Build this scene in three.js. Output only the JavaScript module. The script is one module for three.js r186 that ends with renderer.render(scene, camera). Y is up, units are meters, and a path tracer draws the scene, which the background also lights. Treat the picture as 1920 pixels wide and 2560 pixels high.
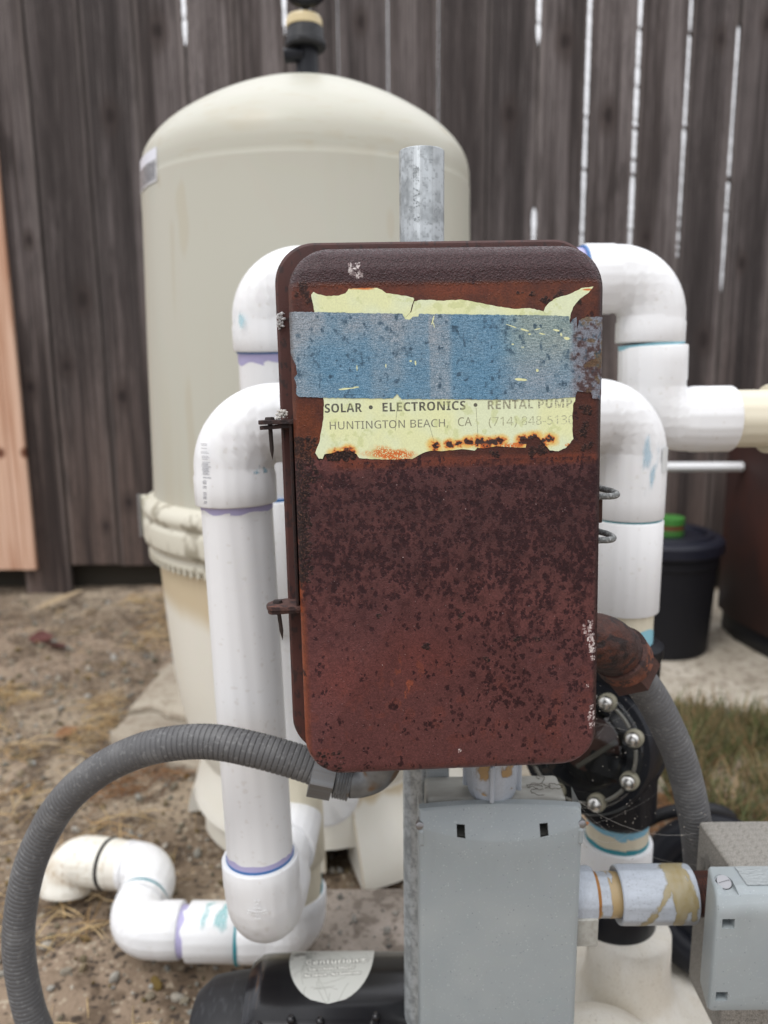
import * as THREE from 'three';
import { mergeGeometries, mergeVertices, toCreasedNormals } from 'three/addons/utils/BufferGeometryUtils.js';
import { RoundedBoxGeometry } from 'three/addons/geometries/RoundedBoxGeometry.js';
import { Brush, Evaluator, SUBTRACTION } from 'three-bvh-csg';

// ---------------------------------------------------------------- camera, sky, sun, exposure
const scene = new THREE.Scene();
const camera = new THREE.PerspectiveCamera(67.3, 768 / 1024, 0.02, 400);
camera.position.set(0, 0.75, 0);
camera.rotation.order = 'YXZ';
camera.rotation.set(THREE.MathUtils.degToRad(-10.5), 0, THREE.MathUtils.degToRad(-0.6));
camera.focus = 0.487;
camera.userData.fStop = 5.6;
const renderer = new THREE.WebGLRenderer({ antialias: true });
renderer.setSize(768, 1024);
renderer.toneMapping = THREE.LinearToneMapping;
renderer.toneMappingExposure = 1.1;
renderer.shadowMap.enabled = true;
{ // overcast sky: brighter overhead than at the horizon, the same all round
  const W = 128, H = 64, d = new Float32Array(W * H * 4);
  for (let j = 0; j < H; j++) for (let i = 0; i < W; i++) {
    const s = Math.max(0, Math.sin(((j + 0.5) / H - 0.5) * Math.PI)), L = 0.64 + 1.2 * s, o = (j * W + i) * 4;
    d[o] = L * 0.985; d[o + 1] = L * 0.995; d[o + 2] = L * 1.04; d[o + 3] = 1;
  }
  const t = new THREE.DataTexture(d, W, H, THREE.RGBAFormat, THREE.FloatType);
  t.mapping = THREE.EquirectangularReflectionMapping; t.magFilter = THREE.LinearFilter; t.needsUpdate = true;
  scene.background = t; scene.environment = t;
}
const sun = new THREE.DirectionalLight(new THREE.Color(1, 0.97, 0.93), 0.95);
sun.position.set(-2.2, 5.5, 2.6);
sun.castShadow = true; sun.shadow.radius = 32;
Object.assign(sun.shadow.camera, { left: -3, right: 3, top: 3, bottom: -3, near: 0.1, far: 14 });
sun.shadow.mapSize.set(2048, 2048);
scene.add(sun);

// ---------------------------------------------------------------- small tools
let seed = 20240607;
const rnd = () => { seed = (seed + 0x6d2b79f5) | 0; let t = Math.imul(seed ^ (seed >>> 15), 1 | seed); t = (t + Math.imul(t ^ (t >>> 7), 61 | t)) ^ t; return ((t ^ (t >>> 14)) >>> 0) / 4294967296; };
const rr = (a, b) => a + (b - a) * rnd();
const clamp = (x, a = 0, b = 1) => Math.min(b, Math.max(a, x));
const mix = (a, b, t) => a + (b - a) * t;
const sst = (a, b, x) => { const t = clamp((x - a) / (b - a)); return t * t * (3 - 2 * t); };
const V = (x, y, z) => new THREE.Vector3(x, y, z);
const rad = THREE.MathUtils.degToRad;
const hash = (x, y) => { let h = Math.imul(x | 0, 374761393) + Math.imul(y | 0, 668265263); h = Math.imul(h ^ (h >>> 13), 1274126177); return ((h ^ (h >>> 16)) >>> 0) / 4294967296; };
function vn(x, y, px = 0, py = 0) { // value noise, px / py = period in cells
  let xi = Math.floor(x), yi = Math.floor(y), x1 = xi + 1, y1 = yi + 1;
  const fx = x - xi, fy = y - yi, sx = fx * fx * (3 - 2 * fx), sy = fy * fy * (3 - 2 * fy);
  if (px) { xi = ((xi % px) + px) % px; x1 = xi + 1 === px ? 0 : xi + 1; }
  if (py) { yi = ((yi % py) + py) % py; y1 = yi + 1 === py ? 0 : yi + 1; }
  const a = hash(xi, yi), b = hash(x1, yi), c = hash(xi, y1), d = hash(x1, y1), p = a + (b - a) * sx;
  return p + (c + (d - c) * sx - p) * sy;
}
function fbm(x, y, n = 4, px = 0, py = 0) { let s = 0, a = 0.5, t = 0; for (let i = 0; i < n; i++) { s += a * vn(x, y, px, py); t += a; a *= 0.5; x = x * 2 + (px ? 0 : 17.3); y = y * 2 + (py ? 0 : 5.1); px *= 2; py *= 2; } return s / t; }
function tex(w, h, f, srgb = true, wrap = THREE.RepeatWrapping) { // f(u, v) -> [r, g, b (, a)] 0..255, v upwards
  const d = new Uint8Array(w * h * 4);
  for (let j = 0; j < h; j++) for (let i = 0; i < w; i++) {
    const c = f((i + 0.5) / w, (j + 0.5) / h, i, j), o = (j * w + i) * 4;
    d[o] = clamp(c[0], 0, 255); d[o + 1] = clamp(c[1], 0, 255); d[o + 2] = clamp(c[2], 0, 255); d[o + 3] = c.length > 3 ? clamp(c[3], 0, 255) : 255;
  }
  const t = new THREE.DataTexture(d, w, h);
  t.magFilter = THREE.LinearFilter; t.minFilter = THREE.LinearMipmapLinearFilter; t.wrapS = t.wrapT = wrap;
  if (srgb) t.colorSpace = THREE.SRGBColorSpace;
  t.needsUpdate = true;
  return t;
}
const mc = (a, b, t) => [mix(a[0], b[0], t), mix(a[1], b[1], t), mix(a[2], b[2], t)];
const std = (o) => new THREE.MeshStandardMaterial(o);
const phy = (o) => new THREE.MeshPhysicalMaterial(o);
const lin = (r, g, b) => new THREE.Color().setRGB(r, g, b);

const taken = {};
const numbered = (n) => { const k = taken[n] = (taken[n] ?? -1) + 1; return k ? `${n}_${String(k).padStart(3, '0')}` : n; };
function thing(name, label, category, [x, y, z] = [0, 0, 0], group) {
  const o = new THREE.Group(); o.name = numbered(name); o.position.set(x, y, z); o.userData = { label, category };
  if (group) o.userData.group = group;
  scene.add(o); return o;
}
const shade = (m) => { m.castShadow = m.receiveShadow = true; return m; };
function local(name, g, m, parent, label) { // geometry already in the parent's axes
  const o = shade(new THREE.Mesh(g, m)); o.name = name; if (label) o.userData.label = label; parent.add(o); return o;
}
function part(name, g, m, t, label, parent = t) { // geometry in world axes, t = the thing
  g.translate(-t.position.x, -t.position.y, -t.position.z); return local(name, g, m, parent, label);
}
function single(name, g, m, label, category, kind) { // a one-mesh thing or a piece of the setting
  g.computeBoundingBox(); const b = g.boundingBox, c = V((b.min.x + b.max.x) / 2, b.min.y, (b.min.z + b.max.z) / 2);
  g.translate(-c.x, -c.y, -c.z);
  const o = shade(new THREE.Mesh(g, m)); o.name = numbered(name); o.position.copy(c);
  if (kind) o.userData.kind = kind; else o.userData = { label, category };
  if (kind && label) o.userData.label = label;
  scene.add(o); return o;
}
// sweep a round section along points; rads: number or one radius per ring; uv in metres
function sweep(pts, rads, seg = 24, caps = true, wob) {
  const n = pts.length, R = (i) => (typeof rads === 'number' ? rads : rads[i]), pos = [], uv = [], idx = [];
  const tan = pts.map((p, i) => { let a = i, b = i; do { a = Math.max(0, a - 1); b = Math.min(n - 1, b + 1); } while (pts[b].distanceToSquared(pts[a]) < 1e-14 && (a > 0 || b < n - 1)); return pts[b].clone().sub(pts[a]).normalize(); });
  let nor = Math.abs(tan[0].y) > 0.9 ? V(0, 0, 1) : V(0, 1, 0), s = 0;
  nor.sub(tan[0].clone().multiplyScalar(nor.dot(tan[0]))).normalize();
  const rm = Math.max(...(typeof rads === 'number' ? [rads] : rads));
  for (let i = 0; i < n; i++) {
    nor.sub(tan[i].clone().multiplyScalar(nor.dot(tan[i]))).normalize();
    const bin = tan[i].clone().cross(nor);
    if (i) s += Math.max(pts[i].distanceTo(pts[i - 1]), Math.abs(R(i) - R(i - 1)));
    for (let k = 0; k <= seg; k++) {
      const a = (k / seg) * Math.PI * 2, q = R(i) * (wob ? 1 + wob(a, s, i) : 1);
      pos.push(pts[i].x + q * (nor.x * Math.cos(a) + bin.x * Math.sin(a)), pts[i].y + q * (nor.y * Math.cos(a) + bin.y * Math.sin(a)), pts[i].z + q * (nor.z * Math.cos(a) + bin.z * Math.sin(a)));
      uv.push((k / seg) * Math.PI * 2 * rm, s);
    }
  }
  const w = seg + 1;
  for (let i = 0; i < n - 1; i++) for (let k = 0; k < seg; k++) { const a = i * w + k, b = a + 1, c = a + w, d = c + 1; idx.push(a, b, c, b, d, c); }
  if (caps) for (const [i, flip] of [[0, 1], [n - 1, 0]]) {
    if (R(i) < 1e-6) continue;
    const o = pos.length / 3; pos.push(pts[i].x, pts[i].y, pts[i].z); uv.push(0, 0);
    for (let k = 0; k < seg; k++) { const a = i * w + k, b = a + 1; flip ? idx.push(o, b, a) : idx.push(o, a, b); }
  }
  const g = new THREE.BufferGeometry();
  g.setAttribute('position', new THREE.Float32BufferAttribute(pos, 3)); g.setAttribute('uv', new THREE.Float32BufferAttribute(uv, 2)); g.setIndex(idx);
  g.computeVertexNormals();
  return g;
}
const crease = (g, a = 0.6) => toCreasedNormals(g, a);
const tube = (a, b, r, seg = 32) => crease(sweep([a, a.clone().lerp(b, 0.5), b], r, seg));
// a socket end: a straight collar with a rounded lip, from a to b
function collar(a, b, r, seg = 40, lip = 0.0012) {
  const d = b.clone().sub(a), L = d.length(); d.normalize();
  const at = (s) => a.clone().addScaledVector(d, s);
  return crease(sweep([at(0), at(0.0001), at(lip * 0.4), at(lip), at(L - lip), at(L - lip * 0.4), at(L - 0.0001), at(L)], [r - 0.006, r - lip, r - lip * 0.3, r, r, r - lip * 0.3, r - lip, r - 0.006], seg, true), 0.9);
}
// elbow fitting round a corner point; dirs point outwards along both legs
function elbow(c, dA, dB, lA, lB, r, rb = 0.036, belt = 0.0009) {
  const a = dA.clone().normalize(), b = dB.clone().normalize(), pts = [], rs = [], lip = 0.0014;
  const put = (p, q) => { pts.push(p); rs.push(q); };
  const onA = (s) => c.clone().addScaledVector(a, s), onB = (s) => c.clone().addScaledVector(b, s);
  put(onA(lA), r - 0.006); put(onA(lA - 0.0001), r - lip); put(onA(lA - lip * 0.4), r - lip * 0.3); put(onA(lA - lip), r);
  put(onA(lA * 0.8), r); put(onA(rb + 0.006), r); put(onA(rb + 0.003), r - belt);
  for (let i = 0; i <= 20; i++) { // quarter bend between the legs
    const t = (i / 20) * Math.PI / 2, p = c.clone().addScaledVector(a, rb * (1 - Math.sin(t))).addScaledVector(b, rb * (1 - Math.cos(t)));
    put(p, r - belt);
  }
  put(onB(rb + 0.003), r - belt); put(onB(rb + 0.006), r); put(onB(lB * 0.8), r);
  put(onB(lB - lip), r); put(onB(lB - lip * 0.4), r - lip * 0.3); put(onB(lB - 0.0001), r - lip); put(onB(lB), r - 0.006);
  return crease(sweep(pts, rs, 48, true), 0.9);
}
// a thin stain ring round a pipe at a, along d, with an uneven far edge
function stain(a, d, r, w, ph = 0, seg = 48) {
  const dd = d.clone().normalize(), n = Math.abs(dd.y) > 0.9 ? V(0, 0, 1) : V(0, 1, 0), pos = [], uv = [], idx = [];
  n.sub(dd.clone().multiplyScalar(n.dot(dd))).normalize(); const b = dd.clone().cross(n);
  for (let k = 0; k <= seg; k++) {
    const t = (k / seg) * Math.PI * 2, q = w * (0.35 + 0.85 * vn(k * 0.28 + ph, ph * 3.1) + 0.25 * vn(k * 0.9, ph));
    for (const s of [-0.002, q * 0.5, q]) { const e = s === q ? r + 0.0001 : r + 0.0004; pos.push(a.x + dd.x * s + e * (n.x * Math.cos(t) + b.x * Math.sin(t)), a.y + dd.y * s + e * (n.y * Math.cos(t) + b.y * Math.sin(t)), a.z + dd.z * s + e * (n.z * Math.cos(t) + b.z * Math.sin(t))); uv.push(k / seg, s / w); }
  }
  for (let k = 0; k < seg; k++) for (let j = 0; j < 2; j++) { const p = k * 3 + j; idx.push(p, p + 3, p + 1, p + 1, p + 3, p + 4); }
  const g = new THREE.BufferGeometry(); g.setAttribute('position', new THREE.Float32BufferAttribute(pos, 3)); g.setAttribute('uv', new THREE.Float32BufferAttribute(uv, 2)); g.setIndex(idx); g.computeVertexNormals(); return g;
}
const lathe = (prof, x, y, z, seg = 48, p0 = 0, pl = Math.PI * 2) => { const g = new THREE.LatheGeometry(prof.map(([r, h]) => new THREE.Vector2(r, h)), seg, p0, pl); g.translate(x, y, z); return g; };
const box = (x0, x1, y0, y1, z0, z1, r = 0.002, s = 2) => { const g = new RoundedBoxGeometry(x1 - x0, y1 - y0, z1 - z0, s, r); g.translate((x0 + x1) / 2, (y0 + y1) / 2, (z0 + z1) / 2); return g; };
const spline = (list, n) => new THREE.CatmullRomCurve3(list.map((p) => V(...p)), false, 'centripetal').getSpacedPoints(n);

// ---------------------------------------------------------------- materials
const pvcMap = tex(512, 512, (u, v) => { const n = fbm(u * 6, v * 6, 4, 6, 6), s = fbm(u * 70, v * 70, 2, 70, 70), k = sst(0.80, 0.86, s) * 0.12 + Math.max(0, n - 0.6) * 0.12; return mc([234, 235, 236], [160, 150, 130], clamp(k)); });
pvcMap.repeat.set(3, 3);
const M = {};
M.pvc = phy({ map: pvcMap, roughness: 0.42, specularIntensity: 0.8 });
M.pvcDirty = phy({ map: tex(512, 512, (u, v) => { const n = fbm(u * 5, v * 5, 5, 5, 5), s = fbm(u * 40, v * 40, 3, 40, 40); return mc([232, 229, 218], [150, 122, 88], clamp(sst(0.52, 0.78, n) * 0.5 + sst(0.66, 0.8, s) * 0.25)); }), roughness: 0.5 });
M.pvcDirty.map.repeat.set(5, 5);
M.cream = phy({ color: lin(0.71, 0.66, 0.52), roughness: 0.45 });
M.offWhite = phy({ color: lin(0.78, 0.75, 0.67), roughness: 0.45 });
M.purple = std({ color: new THREE.Color('#b0abd0'), roughness: 0.5 });
M.blue = std({ color: new THREE.Color('#3b6ea8'), roughness: 0.45 });
M.teal = std({ color: new THREE.Color('#2f8a97'), roughness: 0.45 });
M.skyBlue = std({ color: new THREE.Color('#8cc3d2'), roughness: 0.5 });
M.black = phy({ color: lin(0.010, 0.011, 0.015), roughness: 0.4, specularIntensity: 0.45 });
M.blackDull = std({ map: tex(256, 256, (u, v) => { const n = fbm(u * 8, v * 8, 5, 8, 8); return mc([20, 21, 25], [62, 63, 66], sst(0.5, 0.8, n) * 0.55); }), roughness: 0.6 });
M.blackDull.map.repeat.set(6, 6);
M.chrome = std({ color: lin(0.6, 0.59, 0.56), metalness: 1, roughness: 0.27 });
M.steel = std({ color: lin(0.3, 0.3, 0.31), metalness: 0.9, roughness: 0.42 });
M.castGrey = std({ map: tex(256, 256, (u, v) => { const n = fbm(u * 12, v * 12, 4, 12, 12), r = fbm(u * 4 + 3, v * 4, 3, 4, 4); return mc(mc([142, 145, 147], [104, 106, 108], n), [120, 82, 48], sst(0.62, 0.75, r) * 0.6); }), metalness: 0.55, roughness: 0.5 });
M.castGrey.map.repeat.set(12, 12);
M.dark = std({ color: lin(0.012, 0.011, 0.011), roughness: 0.9 });
const rustF = (u, v) => {
  const n = fbm(u * 6, v * 6, 5, 6, 6), m = fbm(u * 22, v * 22, 4, 22, 22), f = fbm(u * 90, v * 90, 2, 90, 90);
  let c = mc([80, 54, 48], [112, 64, 46], sst(0.42, 0.68, n)); c = mc(c, [46, 30, 30], sst(0.50, 0.64, m) * 0.85); c = mc(c, [150, 92, 54], sst(0.68, 0.8, n * 0.6 + f * 0.4) * 0.7);
  const k = 0.85 + 0.3 * f; return [c[0] * k, c[1] * k, c[2] * k];
};
const rustMap = tex(512, 512, rustF), rustBump = tex(512, 512, (u, v) => { const h = 255 * (0.6 * fbm(u * 40, v * 40, 4, 40, 40) + 0.4 * fbm(u * 120, v * 120, 2, 120, 120)); return [h, h, h]; }, false);
rustMap.repeat.set(9, 9); rustBump.repeat.set(9, 9);
M.rust = std({ map: rustMap, bumpMap: rustBump, bumpScale: 0.0006, roughness: 0.72 });
M.rustDark = std({ map: rustMap, color: lin(0.42, 0.38, 0.40), bumpMap: rustBump, bumpScale: 0.0008, roughness: 0.7 });
M.nail = std({ color: lin(0.028, 0.018, 0.016), roughness: 0.7, bumpMap: rustBump, bumpScale: 0.0004 });
// galvanised pipe with print
const galvF = (u, v) => { const n = fbm(u * 18, v * 14, 4, 18, 14), s = fbm(u * 60, v * 60, 3, 60, 60); return mc([178, 184, 187], [136, 141, 143], clamp(sst(0.35, 0.75, n) * 0.8 + sst(0.58, 0.76, s) * 0.6)); };
M.galv = std({ map: tex(512, 512, galvF), metalness: 0.35, roughness: 0.45 });
M.galv.map.repeat.set(9.5, 9.5);
const flexF = (u, v) => { const n = fbm(u * 8, v * 8, 4, 8, 8), s = fbm(u * 60, v * 60, 2, 60, 60); return mc([88, 88, 89], [112, 112, 112], clamp(sst(0.45, 0.75, n) * 0.5 + sst(0.68, 0.76, s) * 0.8)); };
M.flex = std({ map: tex(512, 512, flexF), roughness: 0.58 }); M.flex.map.repeat.set(8, 8);

// ---------------------------------------------------------------- ground and slabs
const groundH = (x, z) => {
  const rise = 0.03 * sst(-1.7, -2.5, z) * sst(0.4, -0.3, x);
  const near = sst(0.9, 0.2, Math.abs(x + 0.0)) * 0 + 1;
  const lump = (fbm(x * 7 + 11, z * 7, 5) - 0.5) * 0.026 + (fbm(x * 45, z * 45 + 7, 3) - 0.5) * 0.010;
  return rise + lump * near - 0.004;
};
{
  const N = 340, pos = [], uv = [], idx = [], sp = (t) => Math.sign(t) * (2.4 * Math.abs(t) + 80 * Math.pow(Math.abs(t), 9));
  for (let j = 0; j <= N; j++) for (let i = 0; i <= N; i++) { const x = sp(i / N * 2 - 1), z = -1.3 + sp(j / N * 2 - 1), far = sst(5, 3, Math.hypot(x, z + 1.3)); pos.push(x, groundH(x, z) * far - 0.001, z); uv.push(x, -z); }
  for (let j = 0; j < N; j++) for (let i = 0; i < N; i++) { const a = j * (N + 1) + i, b = a + 1, c = a + N + 1, d = c + 1; idx.push(a, c, b, b, c, d); }
  const g = new THREE.BufferGeometry(); g.setAttribute('position', new THREE.Float32BufferAttribute(pos, 3)); g.setAttribute('uv', new THREE.Float32BufferAttribute(uv, 2)); g.setIndex(idx); g.computeVertexNormals();
  const map = tex(1024, 1024, (u, v) => {
    const a = fbm(u * 6, v * 6, 5, 6, 6), b = fbm(u * 26 + 3, v * 26, 4, 26, 26), s = fbm(u * 150, v * 150, 2, 150, 150), p = fbm(u * 4 + 9, v * 4 + 2, 3, 4, 4);
    let c = mc([122, 107, 90], [156, 142, 123], sst(0.3, 0.7, a)); c = mc(c, [172, 152, 134], sst(0.55, 0.72, p) * 0.4); c = mc(c, [84, 70, 56], sst(0.52, 0.68, b) * 0.7); c = mc(c, [184, 174, 156], sst(0.68, 0.8, s) * 0.7); c = mc(c, [52, 44, 38], sst(0.34, 0.2, s) * 0.8);
    return c;
  });
  const bump = tex(1024, 1024, (u, v) => { const h = 255 * (0.5 * fbm(u * 60, v * 60, 4, 60, 60) + 0.5 * fbm(u * 140, v * 140, 3, 140, 140)); return [h, h, h]; }, false);
  map.repeat.set(0.9, 0.9); bump.repeat.set(0.9, 0.9);
  M.dirt = std({ color: lin(0.93, 0.91, 0.88), map, bumpMap: bump, bumpScale: 0.008, roughness: 0.95 });
  const o = shade(new THREE.Mesh(g, M.dirt)); o.name = 'ground'; o.userData.kind = 'structure'; scene.add(o);
}
const concF = (base, dark, light, k) => (u, v) => {
  const a = fbm(u * 5, v * 5, 5, 5, 5), b = fbm(u * 36, v * 36, 3, 36, 36), s = fbm(u * 120, v * 120, 2, 120, 120);
  let c = mc(base, light, sst(0.4, 0.7, a) * 0.8); c = mc(c, dark, sst(0.56, 0.7, b) * k); c = mc(c, dark, sst(0.32, 0.22, s) * k); return c;
};
const concBump = tex(512, 512, (u, v) => { const h = 255 * fbm(u * 60, v * 60, 4, 60, 60); return [h, h, h]; }, false);
concBump.repeat.set(2, 2);
const conc = (...a) => { const m = std({ map: tex(512, 512, concF(...a)), bumpMap: concBump, bumpScale: 0.002, roughness: 0.9 }); m.map.repeat.set(2, 2); return m; };
M.slabFar = conc([168, 159, 144], [112, 101, 88], [196, 188, 174], 0.5);
M.slabNear = conc([150, 140, 130], [96, 86, 76], [186, 174, 166], 0.55);
M.pad = conc([160, 150, 134], [120, 106, 90], [178, 170, 154], 0.4);
function slab(pts, y0, y1, m, bev = 0.006) { // polygon in x, z
  const s = new THREE.Shape(pts.map(([x, z]) => new THREE.Vector2(x, -z)));
  const g = new THREE.ExtrudeGeometry(s, { depth: y1 - y0 - bev * 2, bevelEnabled: true, bevelThickness: bev, bevelSize: bev, bevelOffset: -bev, bevelSegments: 2 });
  g.rotateX(-Math.PI / 2); g.translate(0, y0 + bev, 0); return crease(g, 0.7);
}
{ // concrete the filter stands on, cracked across its corner
  const o = new THREE.Group(); o.name = 'concrete_pad'; o.userData.kind = 'structure'; scene.add(o);
  const crackX = [-0.566, -0.545, -0.52, -0.495, -0.477, -0.45, -0.40, 0.5], crackZ = [-1.572, -1.580, -1.590, -1.578, -1.553, -1.54, -1.53, -1.50];
  const up = crackX.map((x, i) => [x, crackZ[i] - 0.004]), lo = crackX.map((x, i) => [x + 0.004, crackZ[i] + 0.004]).reverse();
  local('slab', slab([...up, [0.5, -1.86], [-0.553, -1.85]], -0.06, 0.024, M.pad), M.pad, o);
  local('slab', slab([...lo, [-0.572, -1.48], [-0.51, -1.41], [-0.36, -1.34], [0.5, -1.25]], -0.06, 0.017, M.pad), M.pad, o);
}
single('concrete_slab', slab([[-0.13, -0.985], [0.62, -0.975], [0.62, -0.45], [-0.02, -0.45], [-0.05, -0.62], [-0.17, -0.80]], -0.06, 0.022, M.slabNear), M.slabNear, 'speckled grey concrete slab under the black pump motor', undefined, 'structure');
single('concrete_floor', slab([[0.42, -1.60], [0.62, -1.605], [0.82, -1.535], [1.5, -1.40], [3.2, -1.2], [3.2, -2.46], [0.42, -2.46]], -0.08, 0.02, M.slabFar), M.slabFar, 'pale concrete floor under the black bucket', undefined, 'structure');

// ---------------------------------------------------------------- wooden fence
const wood = tex(1024, 2048, (u, v, i) => { // eight boards side by side, 0.15 m by 2.0 m each
  const b = Math.floor(u * 8), t = u * 8 - b, y = v * 2.0, tone = hash(b, 7), w = 0.10 * (vn(y * 0.9, b * 9.7) - 0.5) + 0.05 * (vn(y * 3.1, b * 5.7) - 0.5);
  const cx = 0.3 + 0.4 * hash(b, 3), big = fbm(b * 31 + (t + w) * 3.2, y * 0.9 + b, 4), mid = fbm(b * 13 + (t + w) * 17, y * 1.7, 4), fine = fbm(b * 77 + (t + w) * 85, y * 4.5, 3), hair = fbm(b * 7 + (t + w) * 190, y * 9, 2), blot = fbm(b * 5 + t * 4, y * 5 + 9, 4);
  const low = sst(1.3, 0.1, y), dark = clamp(sst(0.36, 0.64, big * 0.62 + mid * 0.38) * 0.95 + 0.35 * Math.exp(-(((t - cx - w * 2) / 0.2) ** 2)) - 0.12);
  let c = mc(mc([128, 122, 122], [102, 96, 96], tone), mc([54, 46, 44], [44, 39, 39], tone), dark * (0.8 + 0.2 * low)); c = mc(c, mc([94, 75, 65], [46, 36, 33], dark), low * 0.65);
  c = mc(c, [152, 147, 146], sst(0.56, 0.78, fine) * 0.38 * (1 - low * 0.5)); c = mc(c, [44, 38, 37], sst(0.44, 0.26, fine) * 0.5 + sst(0.62, 0.8, blot) * 0.4); c = mc(c, [26, 22, 22], sst(0.30, 0.2, hair) * 0.5);
  const e = Math.min(t, 1 - t); c = mc(c, [140, 134, 131], sst(0.03, 0.05, e) * sst(0.11, 0.06, e) * (0.25 + 0.3 * vn(y * 3, b * 3))); c = mc(c, [34, 31, 27], sst(0.035, 0.0, e) * 0.8);
  for (let k = 0; k < 3; k++) { const ky = (hash(b, 20 + k) * 2.0), kx = 0.2 + 0.6 * hash(b, 40 + k), d = Math.hypot((t - kx) * 0.15, (y - ky) * 0.55) / (0.007 + 0.006 * hash(b, 60 + k)) + (mid - 0.5) * 1.2; if (d < 3.4) { c = mc(c, [26, 20, 20], sst(1.3, 0.5, d)); c = mc(c, [58, 48, 45], sst(3.4, 1.2, d) * 0.5); } }
  const k = 0.84 + 0.32 * hair; return [c[0] * k, c[1] * k, c[2] * k];
});
const woodBump = tex(512, 512, (u, v) => { const h = 255 * fbm(u * 160, v * 10, 3, 160, 10); return [h, h, h]; }, false);
woodBump.repeat.set(1, 1);
M.wood = std({ color: lin(0.86, 0.83, 0.81), map: wood, bumpMap: woodBump, bumpScale: 0.002, roughness: 0.9 });
M.freshWood = std({ map: tex(512, 1024, (u, v) => { const g = fbm(u * 40, v * 3, 4, 40, 3), f = fbm(u * 150, v * 9, 2, 150, 9); let c = mc([214, 178, 154], [186, 142, 116], sst(0.35, 0.65, g)); c = mc(c, [226, 198, 178], sst(0.6, 0.8, f) * 0.4); const kd = Math.hypot((u - 0.3) * 0.3, (v - 0.45) * 1.0) / 0.012; c = mc(c, [104, 62, 42], sst(1.8, 0.5, kd)); return c; }), roughness: 0.85 });
M.kick = std({ color: lin(0.035, 0.03, 0.022), roughness: 0.95 });
{
  const Z = -2.5, top = 2.02, t = thing('wooden_fence', 'weathered grey wooden board fence with bright slits behind the filter tank', 'fence', [0, 0, Z]);
  const xs = [-2.25, -2.1, -1.95, -1.8, -1.65, -1.5, -1.35, -1.2, -1.046, -0.885, -0.726, -0.576, -0.426, -0.279, -0.122, 0.026, 0.176, 0.322, 0.474, 0.624, 0.774, 0.924, 1.068, 1.218, 1.367, 1.516, 1.665, 1.815, 1.965, 2.115, 2.265, 2.415, 2.565, 2.715, 2.865, 3.015, 3.165];
  // open slits: seam index -> [y0, y1, half width]
  const slit = { 11: [1.705, 2.3, 0.0055], 13: [1.735, 2.3, 0.005], 18: [[1.03, 1.235, 0.0068], [1.70, 2.3, 0.0065]], 19: [1.04, 2.3, 0.0066], 20: [1.06, 2.3, 0.007], 21: [1.075, 2.3, 0.0062], 22: [0.98, 1.745, 0.0052], 24: [1.1, 2.3, 0.005], 26: [0.9, 1.6, 0.005] };
  const gapAt = (s, y) => {
    const q = slit[s]; let w = -0.0006; if (!q) return w;
    for (const [a, b, h] of Array.isArray(q[0]) ? q : [q]) { const e = Math.min(sst(a - 0.012, a + 0.025, y), sst(b + 0.01, b - 0.02, y)); w = Math.max(w, h * e * (0.85 + 0.3 * vn(y * 9, s))); }
    return w > 0 ? w * (1 - 0.9 * sst(0.8, 0.93, vn(y * 95, s * 7.3))) + (vn(y * 130, s * 3) - 0.5) * 0.0022 : w;
  };
  for (let i = 0; i < xs.length - 1; i++) {
    const long = i === 7, x0 = xs[i], x1 = xs[i + 1], yb = long ? 0.0 : 0.117 + rr(-0.004, 0.004), n = slit[i] || slit[i + 1] ? 360 : 40, z = (i % 2 ? 0 : 0.004) + rr(-0.002, 0.002) + (long ? 0.012 : 0);
    const s = new THREE.Shape(), P = [], off = (k) => 0.0022 * (vn(k * 3, i * 5.5) - 0.5);
    for (let k = 0; k <= n; k++) { const y = mix(yb, top, k / n); P.push(new THREE.Vector2(x1 - gapAt(i + 1, y) - 0.0004 + (slit[i + 1] ? 0 : -0.0012), y)); }
    for (let k = n; k >= 0; k--) { const y = mix(yb, top, k / n); P.push(new THREE.Vector2(x0 + gapAt(i, y) + 0.0004 + (slit[i] ? 0 : 0.0012), y)); }
    s.setFromPoints(P);
    const g = new THREE.ExtrudeGeometry(s, { depth: 0.016, bevelEnabled: true, bevelThickness: 0.0018, bevelSize: 0.0012, bevelOffset: -0.0012, bevelSegments: 1, steps: 1 });
    const p = g.attributes.position, u = g.attributes.uv, a = (i * 5) % 8, flip = i % 3 === 1, sh = hash(i, 99) * 0.9;
    for (let k = 0; k < p.count; k++) { let tt = clamp((p.getX(k) - x0) / (x1 - x0), 0.02, 0.98); if (flip) tt = 1 - tt; u.setXY(k, (a + tt) / 8, (p.getY(k) * 0.98 + (i > 7 ? sh * 0.12 : 0)) / 2.0); }
    g.translate(0, 0, Z + z - 0.016);
    part('board', crease(g, 0.5), M.wood, t, long ? 'longer dark board reaching down to the dirt' : undefined);
  }
  const fresh = (x0, x1, z, sh) => { const g = box(x0, x1, 0.114, top, Z + z, Z + z + 0.018, 0.002); const p = g.attributes.position, u = g.attributes.uv; for (let k = 0; k < p.count; k++) u.setXY(k, (p.getX(k) + sh) * 3.2, p.getY(k) * 0.9); return g; };
  part('board', fresh(-1.198, -1.146, 0.03, 0.3), M.freshWood, t, 'narrow fresh pink-brown cedar board');
  part('board', fresh(-1.352, -1.2005, 0.026, 0.07), M.freshWood, t, 'wide fresh pale cedar board');
  part('board', fresh(-1.506, -1.355, 0.028, 0.18), M.freshWood, t, 'wide fresh pale cedar board');
  part('rail', box(-2.25, 3.16, 0.2, 0.29, Z - 0.058, Z - 0.019, 0.003), M.wood, t);
  part('rail', box(-2.25, 3.16, 0.86, 0.95, Z - 0.058, Z - 0.019, 0.003), M.wood, t);
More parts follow.
